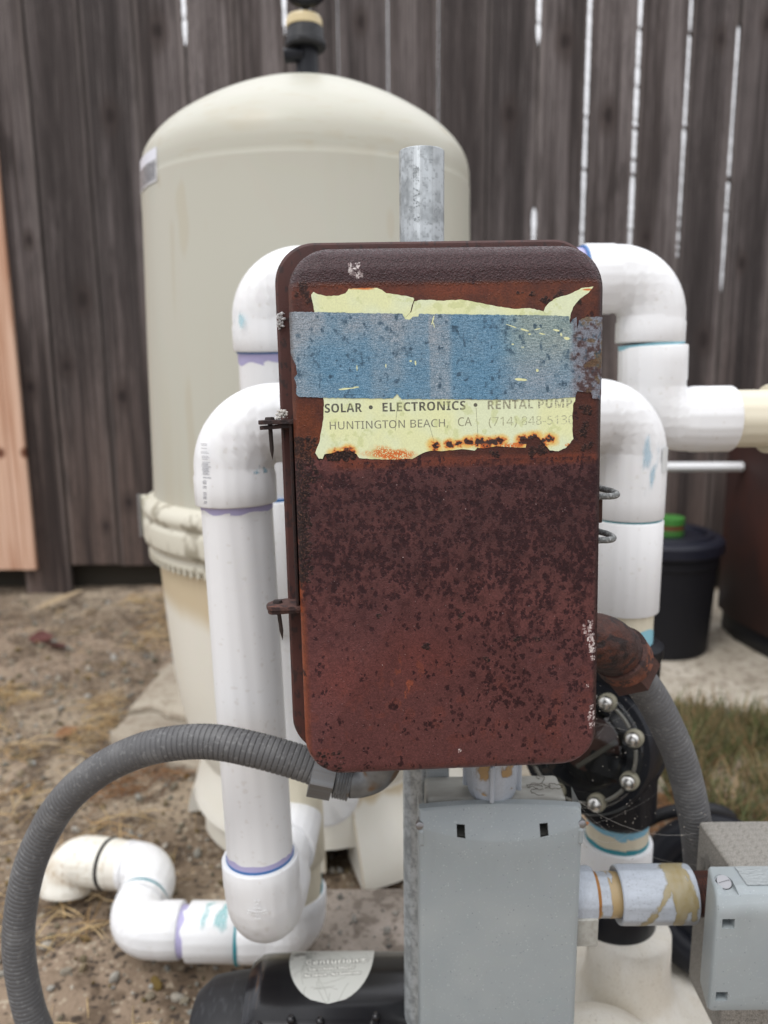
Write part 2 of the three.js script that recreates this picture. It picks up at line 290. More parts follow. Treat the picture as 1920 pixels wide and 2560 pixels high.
  part('kickboard', box(-2.25, 3.16, -0.02, 0.15, Z - 0.10, Z - 0.062, 0.003), M.kick, t, 'dark rot board along the ground');
}

// ---------------------------------------------------------------- filter tank
const TX = -0.111, TZ = -1.25;
M.tank = phy({ map: tex(1024, 1024, (u, v) => { const n = fbm(u * 6, v * 6, 5, 6, 6), s = fbm(u * 30, v * 8, 3, 30, 8), d = fbm(u * 60, v * 60, 2, 60, 60); let c = mc([192, 191, 179], [184, 182, 167], n); c = mc(c, [176, 164, 138], sst(0.6, 0.8, s) * 0.22 + sst(0.74, 0.82, d) * 0.25); return c; }), roughness: 0.4, specularIntensity: 0.7 });
M.tankLow = phy({ map: tex(1024, 512, (u, v) => { const n = fbm(u * 8, v * 4, 5, 8, 4), e = fbm(u * 22, 3, 3, 22), drip = sst(0.845 - 0.09 * e, 0.895 - 0.075 * e, v); let c = mc([235, 233, 224], [222, 217, 202], n); c = mc(c, [188, 164, 122], drip * 0.6); return c; }), roughness: 0.42 });
M.band = phy({ map: tex(512, 128, (u, v) => { const n = fbm(u * 90, v * 6, 4, 90, 6); return mc([206, 202, 186], [120, 112, 94], sst(0.58, 0.74, n) * 0.6); }), roughness: 0.5 });
M.sticker = std({ map: tex(128, 256, (u, v) => { if (v > 0.66) return [226, 228, 238]; if (v < 0.05 || u < 0.04 || u > 0.96) return [210, 210, 212]; const l = Math.sin(v * 62) > 0.1 && vn(u * 22, Math.floor(v * 9.9)) > 0.28; return l ? [76, 76, 80] : [150, 150, 154]; }), roughness: 0.35 });
{
  const t = thing('filter_tank', 'tall cream pool filter tank with a domed top behind the rusty box', 'filter tank', [TX, 0, TZ]);
  t.scale.set(0.98, 1, 0.98);
  const dome = [[0.262, 0.545], [0.2605, 0.6], [0.2575, 0.75], [0.2535, 0.90], [0.2514, 0.98]];
  const head = [[0.2514, 1.023], [0.2505, 1.038], [0.246, 1.055], [0.236, 1.071], [0.215, 1.092], [0.18, 1.1155], [0.14, 1.1365], [0.10, 1.153], [0.06, 1.164], [0.03, 1.169], [0, 1.1705]];
  const hc = new THREE.CatmullRomCurve3(head.map(([r, y]) => V(r, y, 0)), false, 'centripetal');
  dome.push([0.2515, 1.012], [0.2515, 1.0155], [0.2504, 1.0175]);
  for (let i = 0; i <= 60; i++) { const q = hc.getPoint(i / 60); dome.push([Math.max(0, q.x - 0.0008 * sst(1.1, 1.02, q.y)), q.y]); }
  const domeR = (y) => { for (let i = 0; i < 10; i++) if (y <= head[i + 1][1]) return y < head[0][1] ? 0.2516 : mix(head[i][0], head[i + 1][0], (y - head[i][1]) / (head[i + 1][1] - head[i][1])); return 0; };
  part('upper_shell', lathe(dome, TX, 0, TZ, 96), M.tank, t);
  // clamp band with ribs
  const band = [[0.256, 0.470], [0.270, 0.473], [0.2735, 0.480], [0.270, 0.486], [0.2695, 0.492], [0.279, 0.496], [0.2805, 0.503], [0.2805, 0.524], [0.2775, 0.53], [0.2735, 0.534], [0.2785, 0.539], [0.2795, 0.546], [0.276, 0.556], [0.266, 0.562], [0.258, 0.564]];
  const b = part('clamp_band', lathe(band, TX, 0, TZ, 96), M.band, t);
  const ribs = []; for (let k = 0; k < 120; k++) { const a = (k / 120) * Math.PI * 2, g = new THREE.BoxGeometry(0.005, 0.011, 0.008); g.translate(0, 0.4745, 0.270); g.rotateY(a); ribs.push(g); }
  const rg = mergeGeometries(ribs); part('teeth', rg.translate(TX, 0, TZ), M.band, t, undefined, b);
  const lug = box(-0.010, 0.010, 0.512, 0.563, 0.268, 0.286, 0.006); lug.rotateY(rad(-74)); part('clamp_lug', lug.translate(TX, 0, TZ), M.band, t, undefined, b);
  const bolt = tube(V(0, 0.5, 0.284), V(0, 0.566, 0.284), 0.003, 12); bolt.rotateY(rad(-72)); part('clamp_bolt', bolt.translate(TX, 0, TZ), M.steel, t, undefined, b);
  const low = [[0.12, 0.075], [0.17, 0.085], [0.197, 0.105], [0.214, 0.135], [0.228, 0.17], [0.239, 0.22], [0.247, 0.28], [0.253, 0.36], [0.258, 0.44], [0.26, 0.475]];
  part('lower_shell', lathe(low, TX, 0, TZ, 96), M.tankLow, t);
  // base: four broad feet with arches between them (angle 0 faces the camera, growing to the right)
  for (const [a0, a1, k] of [[-64, 5, 0.08], [17, 112, 1], [128, 205, 0.5], [218, 280, 0.5]]) {
    const f = (y) => 0.207 + (0.003 + 0.060 * k) * Math.pow(sst(0.13, 0, y), 1.2), ys = [0.12, 0.09, 0.06, 0.035, 0.016, 0.004];
    const wall = [[0.18, 0.004], [f(0) - 0.003, 0.004], ...ys.slice().reverse().map((y) => [f(y), y + 0.001]), [0.18, 0.124]];
    const g = crease(lathe(wall, 0, 0, 0, 24, rad(a0), rad(a1 - a0)), 0.7), caps = [];
    for (const a of [a0, a1]) { const sh = new THREE.Shape(wall.map(([r, y]) => new THREE.Vector2(r, y))), q = new THREE.ExtrudeGeometry(sh, { depth: 0.002, bevelEnabled: false }); q.rotateY(-Math.PI / 2 + rad(a)); caps.push(q); }
    part('foot', mergeGeometries([g, ...caps].map((q) => (q.index ? q.toNonIndexed() : q))).translate(TX, 0, TZ), M.tankLow, t);
  }
  const arch = lathe([[0.19, 0.052], [0.226, 0.05], [0.222, 0.07], [0.2085, 0.11], [0.2075, 0.14], [0.19, 0.14], [0.19, 0.052]], TX, 0, TZ, 72); part('base_ring', crease(arch, 0.7), M.tankLow, t);
  // stickers
  const patch = (a0, a1, y0, y1, rf) => { const pos = [], uv = [], idx = [], n = 8; for (let k = 0; k <= n; k++) for (const y of [y0, y1]) { const a = rad(mix(a0, a1, k / n)), r = rf(y); pos.push(TX + r * Math.sin(a), y, TZ + r * Math.cos(a)); uv.push(k / n, (y - y0) / (y1 - y0)); } for (let k = 0; k < n; k++) { const a = k * 2; idx.push(a, a + 2, a + 1, a + 1, a + 2, a + 3); } const g = new THREE.BufferGeometry(); g.setAttribute('position', new THREE.Float32BufferAttribute(pos, 3)); g.setAttribute('uv', new THREE.Float32BufferAttribute(uv, 2)); g.setIndex(idx); g.computeVertexNormals(); return g; };
  part('sticker', patch(-70, -49, 1.000, 1.043, (y) => domeR(y) + 0.0010), M.sticker, t, 'small white and grey printed sticker');
  part('sticker', patch(12, 22.5, 0.155, 0.212, (y) => mix(0.2262, 0.2395, (y - 0.155) / 0.057)), std({ map: tex(64, 64, (u, v) => (vn(u * 20, Math.floor(v * 9)) > 0.72 ? [96, 100, 106] : [44, 49, 56])), roughness: 0.5 }), t, 'dark grey label with faint print');
  // pipe socket on the front of the lower shell
  part('port', collar(V(-0.094, 0.185, -1.03), V(-0.082, 0.185, -0.945), 0.047), M.pvc, t);
  part('port_flange', collar(V(-0.097, 0.185, -1.06), V(-0.093, 0.185, -1.02), 0.057), M.tankLow, t);
}
{ // air valve on top
  const t = thing('air_relief_valve', 'black air relief valve with a yellowed ring on top of the cream tank', 'valve', [-0.108, 1.145, TZ]), X = -0.108;
  part('body', crease(lathe([[0, 1.14], [0.018, 1.14], [0.019, 1.168], [0.0172, 1.172], [0.0168, 1.232], [0.0, 1.234]], X, 0, TZ, 32), 0.7), M.black, t);
  part('outlet', tube(V(X - 0.004, 1.208, TZ + 0.01), V(X - 0.0325, 1.206, TZ + 0.012), 0.0098), M.black, t);
  part('cap', crease(lathe([[0, 1.219], [0.028, 1.219], [0.0305, 1.223], [0.0298, 1.229], [0.0272, 1.232], [0.0266, 1.246], [0.0255, 1.248], [0, 1.248]], X - 0.001, 0, TZ, 40), 0.7), M.blackDull, t);
  part('ring', crease(lathe([[0, 1.2475], [0.0262, 1.2475], [0.0270, 1.250], [0.0265, 1.258], [0.0245, 1.262], [0, 1.263]], X - 0.0025, 0, TZ, 40), 0.7), phy({ color: lin(0.66, 0.55, 0.32), roughness: 0.3 }), t, 'yellowed translucent ring');
  part('gauge_stem', tube(V(X, 1.261, TZ), V(X, 1.282, TZ), 0.0085), M.steel, t);
  part('gauge', crease(lathe([[0, 0], [0.032, 0], [0.035, 0.003], [0.035, 0.016], [0.031, 0.02], [0, 0.02]], 0, 0, 0, 36), 0.7).rotateX(Math.PI / 2).translate(X + 0.002, 1.303, TZ + 0.01), M.black, t);
}

// ---------------------------------------------------------------- pipework
const RP = 0.0302, RF = 0.0346, UP = V(0, 1, 0), DN = V(0, -1, 0);
const pipe = (t, name, a, b, r = RP, m = M.pvc, label) => part(name, tube(a, b, r), m, t, label);
const inkPatch = (c, r, a0, a1, y0, y1, m, nm, t, label) => { // print on a vertical pipe at centre c
  const pos = [], uv = [], idx = [], n = 8; for (let k = 0; k <= n; k++) for (const y of [y0, y1]) { const a = rad(mix(a0, a1, k / n)); pos.push(c.x + r * Math.sin(a), y, c.z + r * Math.cos(a)); uv.push(k / n, y === y0 ? 0 : 1); }
  for (let k = 0; k < n; k++) { const a = k * 2; idx.push(a, a + 2, a + 1, a + 1, a + 2, a + 3); }
  const g = new THREE.BufferGeometry(); g.setAttribute('position', new THREE.Float32BufferAttribute(pos, 3)); g.setAttribute('uv', new THREE.Float32BufferAttribute(uv, 2)); g.setIndex(idx); g.computeVertexNormals();
  return part(nm, g, m, t, label);
};
const smear = (col, ph, k = 0.55) => std({ map: tex(128, 128, (u, v) => { const e = Math.pow(Math.min(1, 4 * u * (1 - u)) * Math.min(1, 4 * v * (1 - v)), 0.7); return [col[0], col[1], col[2], 255 * k * sst(0.42, 0.66, fbm(u * 5 + ph, v * 3 + ph, 4) * (0.5 + e * 0.6))]; }), transparent: true, roughness: 0.5 });
{ // front loop: from the pump up, across behind the box and down to the tank
  const A = V(-0.1275, 0.706, -0.65), B = V(0.238, 0.706, -0.74), C = V(-0.1160, 0.2445, -0.64), ab = B.clone().sub(A).normalize(), dn = C.clone().sub(A).normalize();
  const t = thing('front_pipe_loop', 'white plastic pipe loop that arches behind the rusty box, nearest of the pipes', 'pipe', [A.x, 0.2, A.z]);
  const e1 = part('elbow', elbow(A, dn, ab, 0.067, 0.076, RF, 0.037), M.pvc, t, 'elbow with a column of faint printed marks');
  const ink = std({ map: tex(64, 512, (u, v) => { const row = Math.floor((1 - v) * 44), y = (1 - v) * 44 - row, on = hash(row, 5) > 0.22 && y < 0.62 && !(row === 1 || row === 3 || row === 41), w = row === 0 ? [0, 0.5] : row > 28 ? [0.05 * hash(row, 1), 0.8 + 0.2 * hash(row, 2)] : [0.08 * hash(row, 3), 0.45 + 0.2 * hash(row, 4)]; return [96, 100, 116, on && u > w[0] && u < w[1] ? 150 * (0.5 + 0.5 * hash(row, 9)) : 0]; }), transparent: true, roughness: 0.5 });
  inkPatch(A, RF + 0.0003, -36, -11, 0.643, 0.698, ink, 'ink_print', t, 'faint grey printed column');
  pipe(t, 'riser_pipe', A.clone().addScaledVector(dn, 0.06), C.clone().addScaledVector(dn, -0.05));
  part('primer_stain', stain(A.clone().addScaledVector(dn, 0.0675), dn, RP, 0.0042, 1), M.purple, t);
  pipe(t, 'cross_pipe', A.clone().addScaledVector(ab, 0.07), B.clone().addScaledVector(ab, -0.07));
  part('elbow', elbow(B, DN, ab.clone().negate(), 0.100, 0.074, RF, 0.04), M.pvc, t);
  const cp = V(B.x, 0.6045, B.z);
  part('coupling', collar(cp, V(B.x, 0.512, B.z), RF), M.pvc, t);
  part('primer_stain', tube(V(B.x, 0.6036, B.z), V(B.x, 0.6068, B.z), RF - 0.0016, 40), M.teal, t);
  pipe(t, 'riser_pipe', V(B.x, 0.53, B.z), V(B.x, 0.47, B.z), RP, M.cream);
  part('primer_stain', stain(V(B.x, 0.481, B.z), UP, RP, 0.017, 7), M.skyBlue, t);
  inkPatch(V(B.x, 0, B.z), RF + 0.0004, -12, 40, 0.63, 0.69, smear([150, 194, 216], 3, 0.4), 'primer_smear', t);
  inkPatch(V(B.x, 0, B.z), RF + 0.0005, 38, 58, 0.652, 0.676, std({ color: lin(0.7, 0.72, 0.72), roughness: 0.5 }), 'tape_scrap', t);
  inkPatch(A, RF + 0.0004, 36, 66, 0.655, 0.675, smear([150, 196, 216], 5, 0.5), 'primer_smear', t);
  // lower elbow turning back to the tank
  const back = V(0.003, -0.02, -0.2).normalize(), upC = dn.clone().negate();
  part('elbow', elbow(C, upC, back, 0.066, 0.076, RF + 0.0006, 0.037), M.pvc, t);
  part('primer_stain', stain(C.clone().addScaledVector(upC, 0.0655), upC, RP, 0.008, 4), M.purple, t);
  part('primer_stain', tube(C.clone().addScaledVector(upC, 0.066), C.clone().addScaledVector(upC, 0.0682), RP + 0.0009, 40), M.blue, t);
  const emb = (y, w, n) => { const g = []; for (let i = 0; i < n; i++) { const x = n > 1 ? mix(-w, w, i / (n - 1)) : 0; const q = new RoundedBoxGeometry(0.0016, 0.0011, 0.0007, 1, 0.0003); q.translate(C.x + x, y + x * x * 14, C.z + Math.sqrt((RF + 0.0006) ** 2 - x * x) + 0.0001); g.push(q); } return g; };
  const ebm = [...emb(0.290, 0.0016, 2), ...emb(0.287, 0.0008, 2), ...emb(0.283, 0.002, 3), ...emb(0.2795, 0.0075, 9), ...emb(0.2765, 0.0082, 8), ...emb(0.2725, 0.002, 3)];
  part('embossed_mark', mergeGeometries(ebm), M.pvc, t);
  const D = C.clone().addScaledVector(back, 0.205);
  pipe(t, 'return_pipe', C.clone().addScaledVector(back, 0.07), D);
  part('coupling', collar(C.clone().addScaledVector(back, 0.12), D.clone(), RF), M.pvc, t);
  part('primer_stain', tube(D.clone().addScaledVector(back, -0.0034), D.clone().addScaledVector(back, 0.001), RF + 0.0006, 40), M.teal, t);
}
{ // rear loop, further back
  const A = V(-0.118, 0.838, -0.80), B = V(0.277, 0.838, -0.815), E = V(0.283, 0.695, -0.815), F = V(-0.112, 0.05, -0.86);
  const dn = F.clone().sub(A).normalize(), ab = B.clone().sub(A).normalize(), at = (y) => A.clone().addScaledVector(dn, (A.y - y) / -dn.y);
  const t = thing('rear_pipe_loop', 'white plastic pipe loop behind the front loop, leaving to the right past the fence', 'pipe', [A.x, 0.2, A.z]);
  part('elbow', elbow(A, dn, ab, 0.068, 0.072, RF, 0.038), M.pvc, t);
  pipe(t, 'riser_pipe', at(0.775), at(0.30));
  part('primer_stain', stain(at(0.7695), dn, RP, 0.012, 12), M.purple, t);
  part('primer_stain', tube(at(0.7705), at(0.7685), RP + 0.0014, 40), M.blue, t);
  part('coupling', collar(at(0.618), at(0.47), RP + 0.0042), M.pvc, t);
  part('primer_stain', tube(at(0.621), at(0.617), RP + 0.0024, 40), M.blue, t);
  part('tee', collar(at(0.305), at(0.165), RF + 0.0015), M.cream, t, 'cream tee joined to the tank');
  pipe(t, 'riser_pipe', at(0.17), at(0.09), RP, M.cream);
  pipe(t, 'cross_pipe', A.clone().addScaledVector(ab, 0.06), B.clone().addScaledVector(ab, -0.06));
  part('elbow', elbow(B, DN, ab.clone().negate(), 0.064, 0.073, RF, 0.038), M.pvc, t);
  part('primer_stain', tube(B.clone().addScaledVector(ab, -0.0755), B.clone().addScaledVector(ab, -0.0725), RF - 0.0014, 40), M.blue, t);
  part('primer_stain', stain(B.clone().addScaledVector(ab, -0.0735), ab.clone().negate(), RP, 0.009, 23), M.purple, t);
  part('primer_stain', tube(V(0.2785, 0.7745, -0.815), V(0.279, 0.770, -0.815), RF - 0.0016, 40), M.skyBlue, t);
  part('elbow', elbow(E, V(-0.03, 1, 0), V(1, 0, -0.01), 0.0765, 0.083, RF, 0.036), M.pvc, t);
  pipe(t, 'outlet_pipe', V(0.35, 0.695, -0.8155), V(0.72, 0.694, -0.82), RP, M.cream, 'cream pipe running off to the right');
  part('union', collar(V(0.404, 0.6945, -0.8162), V(0.47, 0.6945, -0.817), 0.0362), M.cream, t);
  inkPatch(V(A.x, 0, A.z), RF + 0.0004, -58, -20, 0.775, 0.812, smear([128, 196, 212], 9, 0.5), 'primer_smear', t);
}
{ // drain line on the ground at lower left
  const P0 = V(-0.475, 0.055, -1.012), P1 = V(-0.324, 0.062, -0.972), P2 = V(-0.331, 0.05, -0.868), P3 = V(-0.112, 0.05, -0.86), x = V(1, 0, 0);
  const t = thing('drain_pipe', 'stained white plastic drain pipe zigzagging over the dirt, left of the pump', 'pipe', [-0.3, 0, -0.92]);
  const d01 = P1.clone().sub(P0).normalize(), d12 = P2.clone().sub(P1).normalize();
  part('end_elbow', elbow(P0.clone().addScaledVector(d01, 0.012), V(-0.05, -1, 0.35), d01, 0.048, 0.067, RF, 0.03), M.pvcDirty, t, 'brown-stained end elbow dipping into the dirt');
  part('dark_ring', tube(P0.clone().addScaledVector(d01, 0.077), P0.clone().addScaledVector(d01, 0.0815), RF + 0.0006, 40), M.dark, t);
  part('coupling', collar(P0.clone().addScaledVector(d01, 0.0812), P0.clone().addScaledVector(d01, 0.0925), RF - 0.0005), M.pvcDirty, t);
  pipe(t, 'pipe', P0.clone().addScaledVector(d01, 0.06), P1.clone().addScaledVector(d01, -0.03), RP + 0.0032, M.offWhite);
  part('elbow', elbow(P1, d01.clone().negate(), d12, 0.048, 0.05, RF, 0.034), M.pvc, t);
  part('primer_stain', tube(P1.clone().addScaledVector(d12, 0.0495), P1.clone().addScaledVector(d12, 0.0525), RP + 0.001, 40), M.teal, t);
  pipe(t, 'pipe', P1.clone().addScaledVector(d12, 0.04), P2.clone().addScaledVector(d12, -0.04), RP, M.cream);
  part('elbow', elbow(P2, d12.clone().negate(), x, 0.05, 0.068, RF, 0.036), M.pvc, t);
  const d23 = P3.clone().sub(P2).normalize(), on = (s2) => P2.clone().addScaledVector(d23, s2);
  pipe(t, 'pipe', on(0.05), on(0.11));
  part('primer_stain', stain(on(0.0675), d23, RP, 0.009, 31), M.purple, t);
  part('coupling', collar(on(0.0785), on(0.145), RF + 0.001), M.pvc, t);
  part('primer_stain', stain(V(-0.188, 0.049, -0.859), x, RF - 0.0002, 0.002, 2), M.teal, t);
  const sm = smear([120, 196, 200], 14, 0.45), pos = [], uv = [], idx = [];
  for (let k = 0; k <= 8; k++) for (const xx of [-0.236, -0.196]) { const a = rad(mix(-25, 62, k / 8)), r = RF + 0.0014; pos.push(xx, 0.05 + r * Math.cos(a), -0.8635 + r * Math.sin(a)); uv.push(xx === -0.236 ? 0 : 1, k / 8); }
  for (let k = 0; k < 8; k++) { const a = k * 2; idx.push(a, a + 2, a + 1, a + 1, a + 2, a + 3); }
  const g = new THREE.BufferGeometry(); g.setAttribute('position', new THREE.Float32BufferAttribute(pos, 3)); g.setAttribute('uv', new THREE.Float32BufferAttribute(uv, 2)); g.setIndex(idx); g.computeVertexNormals();
  part('primer_smear', g, sm, t);
  part('elbow', elbow(P3, UP, x.clone().negate(), 0.064, 0.0755, RF, 0.036), M.pvc, t);
  part('primer_stain', stain(V(-0.112, 0.1135, -0.858), UP, RP, 0.02, 3), M.teal, t);
}

// ---------------------------------------------------------------- pump, check valve
const SX = 0.2435, SZ = -0.74;
{
  const t = thing('pool_pump', 'pool pump with a glossy black motor and a dirty cream wet end on the slab', 'pump', [0.05, 0.02, -0.66]);
  const my = 0.1, mz = -0.64, mr = 0.083, side = (p, x0) => { const g = lathe(p, 0, 0, 0, 64); g.rotateZ(-Math.PI / 2); g.translate(x0, my, mz); return crease(g, 0.6); };
  const worn = std({ map: tex(512, 512, (u, v) => { const n = fbm(u * 8, v * 8, 5, 8, 8), m = fbm(u * 26, v * 26, 3, 26, 26); let c = mc([14, 14, 18], [46, 48, 54], sst(0.5, 0.75, n) * 0.7); c = mc(c, [92, 66, 46], sst(0.60, 0.76, m * 0.5 + n * 0.5) * 0.6); return c; }), roughness: 0.22 });
  const shell = part('motor_shell', side([[0, 0], [0.06, 0], [0.076, 0.003], [0.082, 0.012], [mr, 0.02], [mr, 0.26], [0.08, 0.266], [0, 0.266]], -0.138), worn, t);
  part('end_cap', side([[0, -0.056], [0.03, -0.055], [0.052, -0.05], [0.064, -0.036], [0.068, -0.014], [0.069, 0.002], [0, 0.002]], -0.138), M.blackDull, t);
  for (const [x, a] of [[-0.088, 30], [-0.062, 31], [-0.012, 29], [-0.117, 33]]) { const g = new THREE.CapsuleGeometry(0.0042, 0.012, 4, 10); g.rotateX(rad(a)); g.translate(x, my + (mr + 0.001) * Math.cos(rad(a)), mz + (mr + 0.001) * Math.sin(rad(a))); part('raised_vent', g, worn, t, undefined, shell); }
  // half-round maker's sticker, cracked and faded
  const cv = document.createElement('canvas'); cv.width = 512; cv.height = 512; const cx = cv.getContext('2d');
  cx.fillStyle = '#bfc0ba'; cx.fillRect(0, 0, 512, 512);
  const id = cx.getImageData(0, 0, 512, 512);
  for (let j = 0; j < 512; j++) for (let i = 0; i < 512; i++) { const n = fbm(i / 60, j / 60, 4), g = sst(0.45, 0.75, n) * sst(330, 40, i) * sst(40, 120, j) * sst(380, 260, j), m = 1 - 0.5 * g; for (let c = 0; c < 3; c++) id.data[(j * 512 + i) * 4 + c] *= m; }
  cx.putImageData(id, 0, 0);
  cx.fillStyle = '#f6f6f0'; cx.strokeStyle = 'rgba(112,112,106,0.8)'; cx.save(); cx.rotate(-0.06); cx.font = 'bold 66px sans-serif'; cx.lineWidth = 12; cx.strokeText('Centurion\u00ae', 88, 268); cx.fillText('Centurion\u00ae', 88, 268);
  cx.lineWidth = 9; cx.font = 'bold 33px sans-serif'; cx.strokeText('Switchless Motor', 110, 320); cx.fillText('Switchless Motor', 110, 320); cx.font = 'bold 28px sans-serif'; cx.strokeText('No Switch \u2022 No Governor', 84, 364); cx.fillText('No Switch \u2022 No Governor', 84, 364); cx.restore();
  cx.lineWidth = 2; cx.strokeStyle = '#85857d';
  for (let k = 0; k < 26; k++) { cx.beginPath(); let x = rr(20, 490), y = rr(100, 480), a = rr(0.8, 2.4) + (k % 3 ? 0 : 1.4); cx.moveTo(x, y); for (let s = 0; s < 8; s++) { a += rr(-0.35, 0.35); x += Math.cos(a) * 18; y += Math.sin(a) * 18; cx.lineTo(x, y); } cx.stroke(); }
  const st = new THREE.CanvasTexture(cv); st.colorSpace = THREE.SRGBColorSpace; const sm = std({ map: st, roughness: 0.4 });
  const pos = [], uv = [], idx = [], n = 24, w = 20, x0 = -0.098, x1 = -0.0145, a0 = -41, a1 = 20;
  for (let j = 0; j <= n; j++) { const f = j / n, gf = (1 - Math.cos(rad(61 * f))) / (1 - Math.cos(rad(61))), hw = f < 0.08 ? 0.93 + f * 0.8 : Math.sqrt(Math.max(0, 1 - Math.pow(gf, 2.0))); for (let i = 0; i <= w; i++) { const q = (i / w * 2 - 1) * hw, xx = (x0 + x1) / 2 + q * (x1 - x0) / 2, a = rad(mix(a0, a1, f)) ; pos.push(xx, my + (mr + 0.0006) * Math.cos(a), mz + (mr + 0.0006) * Math.sin(a)); uv.push(q / 2 + 0.5, 1 - f); } }
  for (let j = 0; j < n; j++) for (let i = 0; i < w; i++) { const a = j * (w + 1) + i; idx.push(a, a + w + 1, a + 1, a + 1, a + w + 1, a + w + 2); }
  const g = new THREE.BufferGeometry(); g.setAttribute('position', new THREE.Float32BufferAttribute(pos, 3)); g.setAttribute('uv', new THREE.Float32BufferAttribute(uv, 2)); g.setIndex(idx); g.computeVertexNormals();
  part('sticker', g, sm, t, 'white half-round sticker, cracked and faded', shell);
  part('motor_foot', box(-0.07, 0.07, 0.02, 0.032, -0.70, -0.58, 0.003), M.blackDull, t);
  // cream wet end with its discharge neck
  const cream = phy({ map: tex(512, 512, (u, v) => { const a = fbm(u * 5, v * 5, 5, 5, 5), s = fbm(u * 70, v * 70, 2, 70, 70), d = fbm(u * 16, v * 6, 3, 16, 6); let c = mc([232, 228, 218], [220, 212, 196], a); c = mc(c, [130, 116, 94], sst(0.74, 0.84, s) * 0.35); return c; }), roughness: 0.42 });
  cream.map.repeat.set(6, 3);
  const bowl = lathe([[0, 0.02], [0.11, 0.02], [0.128, 0.03], [0.130, 0.045], [0.118, 0.06], [0.094, 0.072], [0.07, 0.08], [0.053, 0.09], [0.0455, 0.105], [0.043, 0.13], [0.042, 0.165], [0, 0.166]], SX, 0, SZ + 0.02, 64);
  bowl.scale(1, 1, 1); bowl.translate(0.012, 0, 0); part('wet_end', bowl, cream, t);
  const front = lathe([[0, 0], [0.05, 0], [0.078, 0.006], [0.094, 0.02], [0.1, 0.04], [0.1, 0.09], [0, 0.09]], 0, 0, 0, 48); front.rotateX(-Math.PI / 2); front.rotateX(Math.PI); front.translate(SX - 0.05, 0.03, SZ + 0.05); part('volute', front, cream, t);
  part('discharge_union', crease(lathe([[0, 0.16], [0.042, 0.16], [0.0445, 0.164], [0.0445, 0.192], [0.042, 0.197], [0, 0.198]], SX, 0, SZ, 48), 0.6), M.black, t, 'black union ring over the cream neck');
  const face = (q) => q.rotateX(rad(-22)).rotateY(rad(-18)).translate(0.372, 0.160, -0.775);
  part('clamp_ring', face(new THREE.TorusGeometry(0.071, 0.018, 24, 72)), M.black, t, 'black clamp ring behind the grey metal box');
  const disc = new THREE.CylinderGeometry(0.071, 0.068, 0.05, 48); disc.rotateX(Math.PI / 2); disc.translate(0, 0, -0.028); part('seal_plate', face(disc), M.black, t);
  part('strainer_pot', lathe([[0, 0.02], [0.085, 0.02], [0.088, 0.09], [0.07, 0.11], [0, 0.112]], 0.40, 0, -0.83, 40), M.black, t);
}
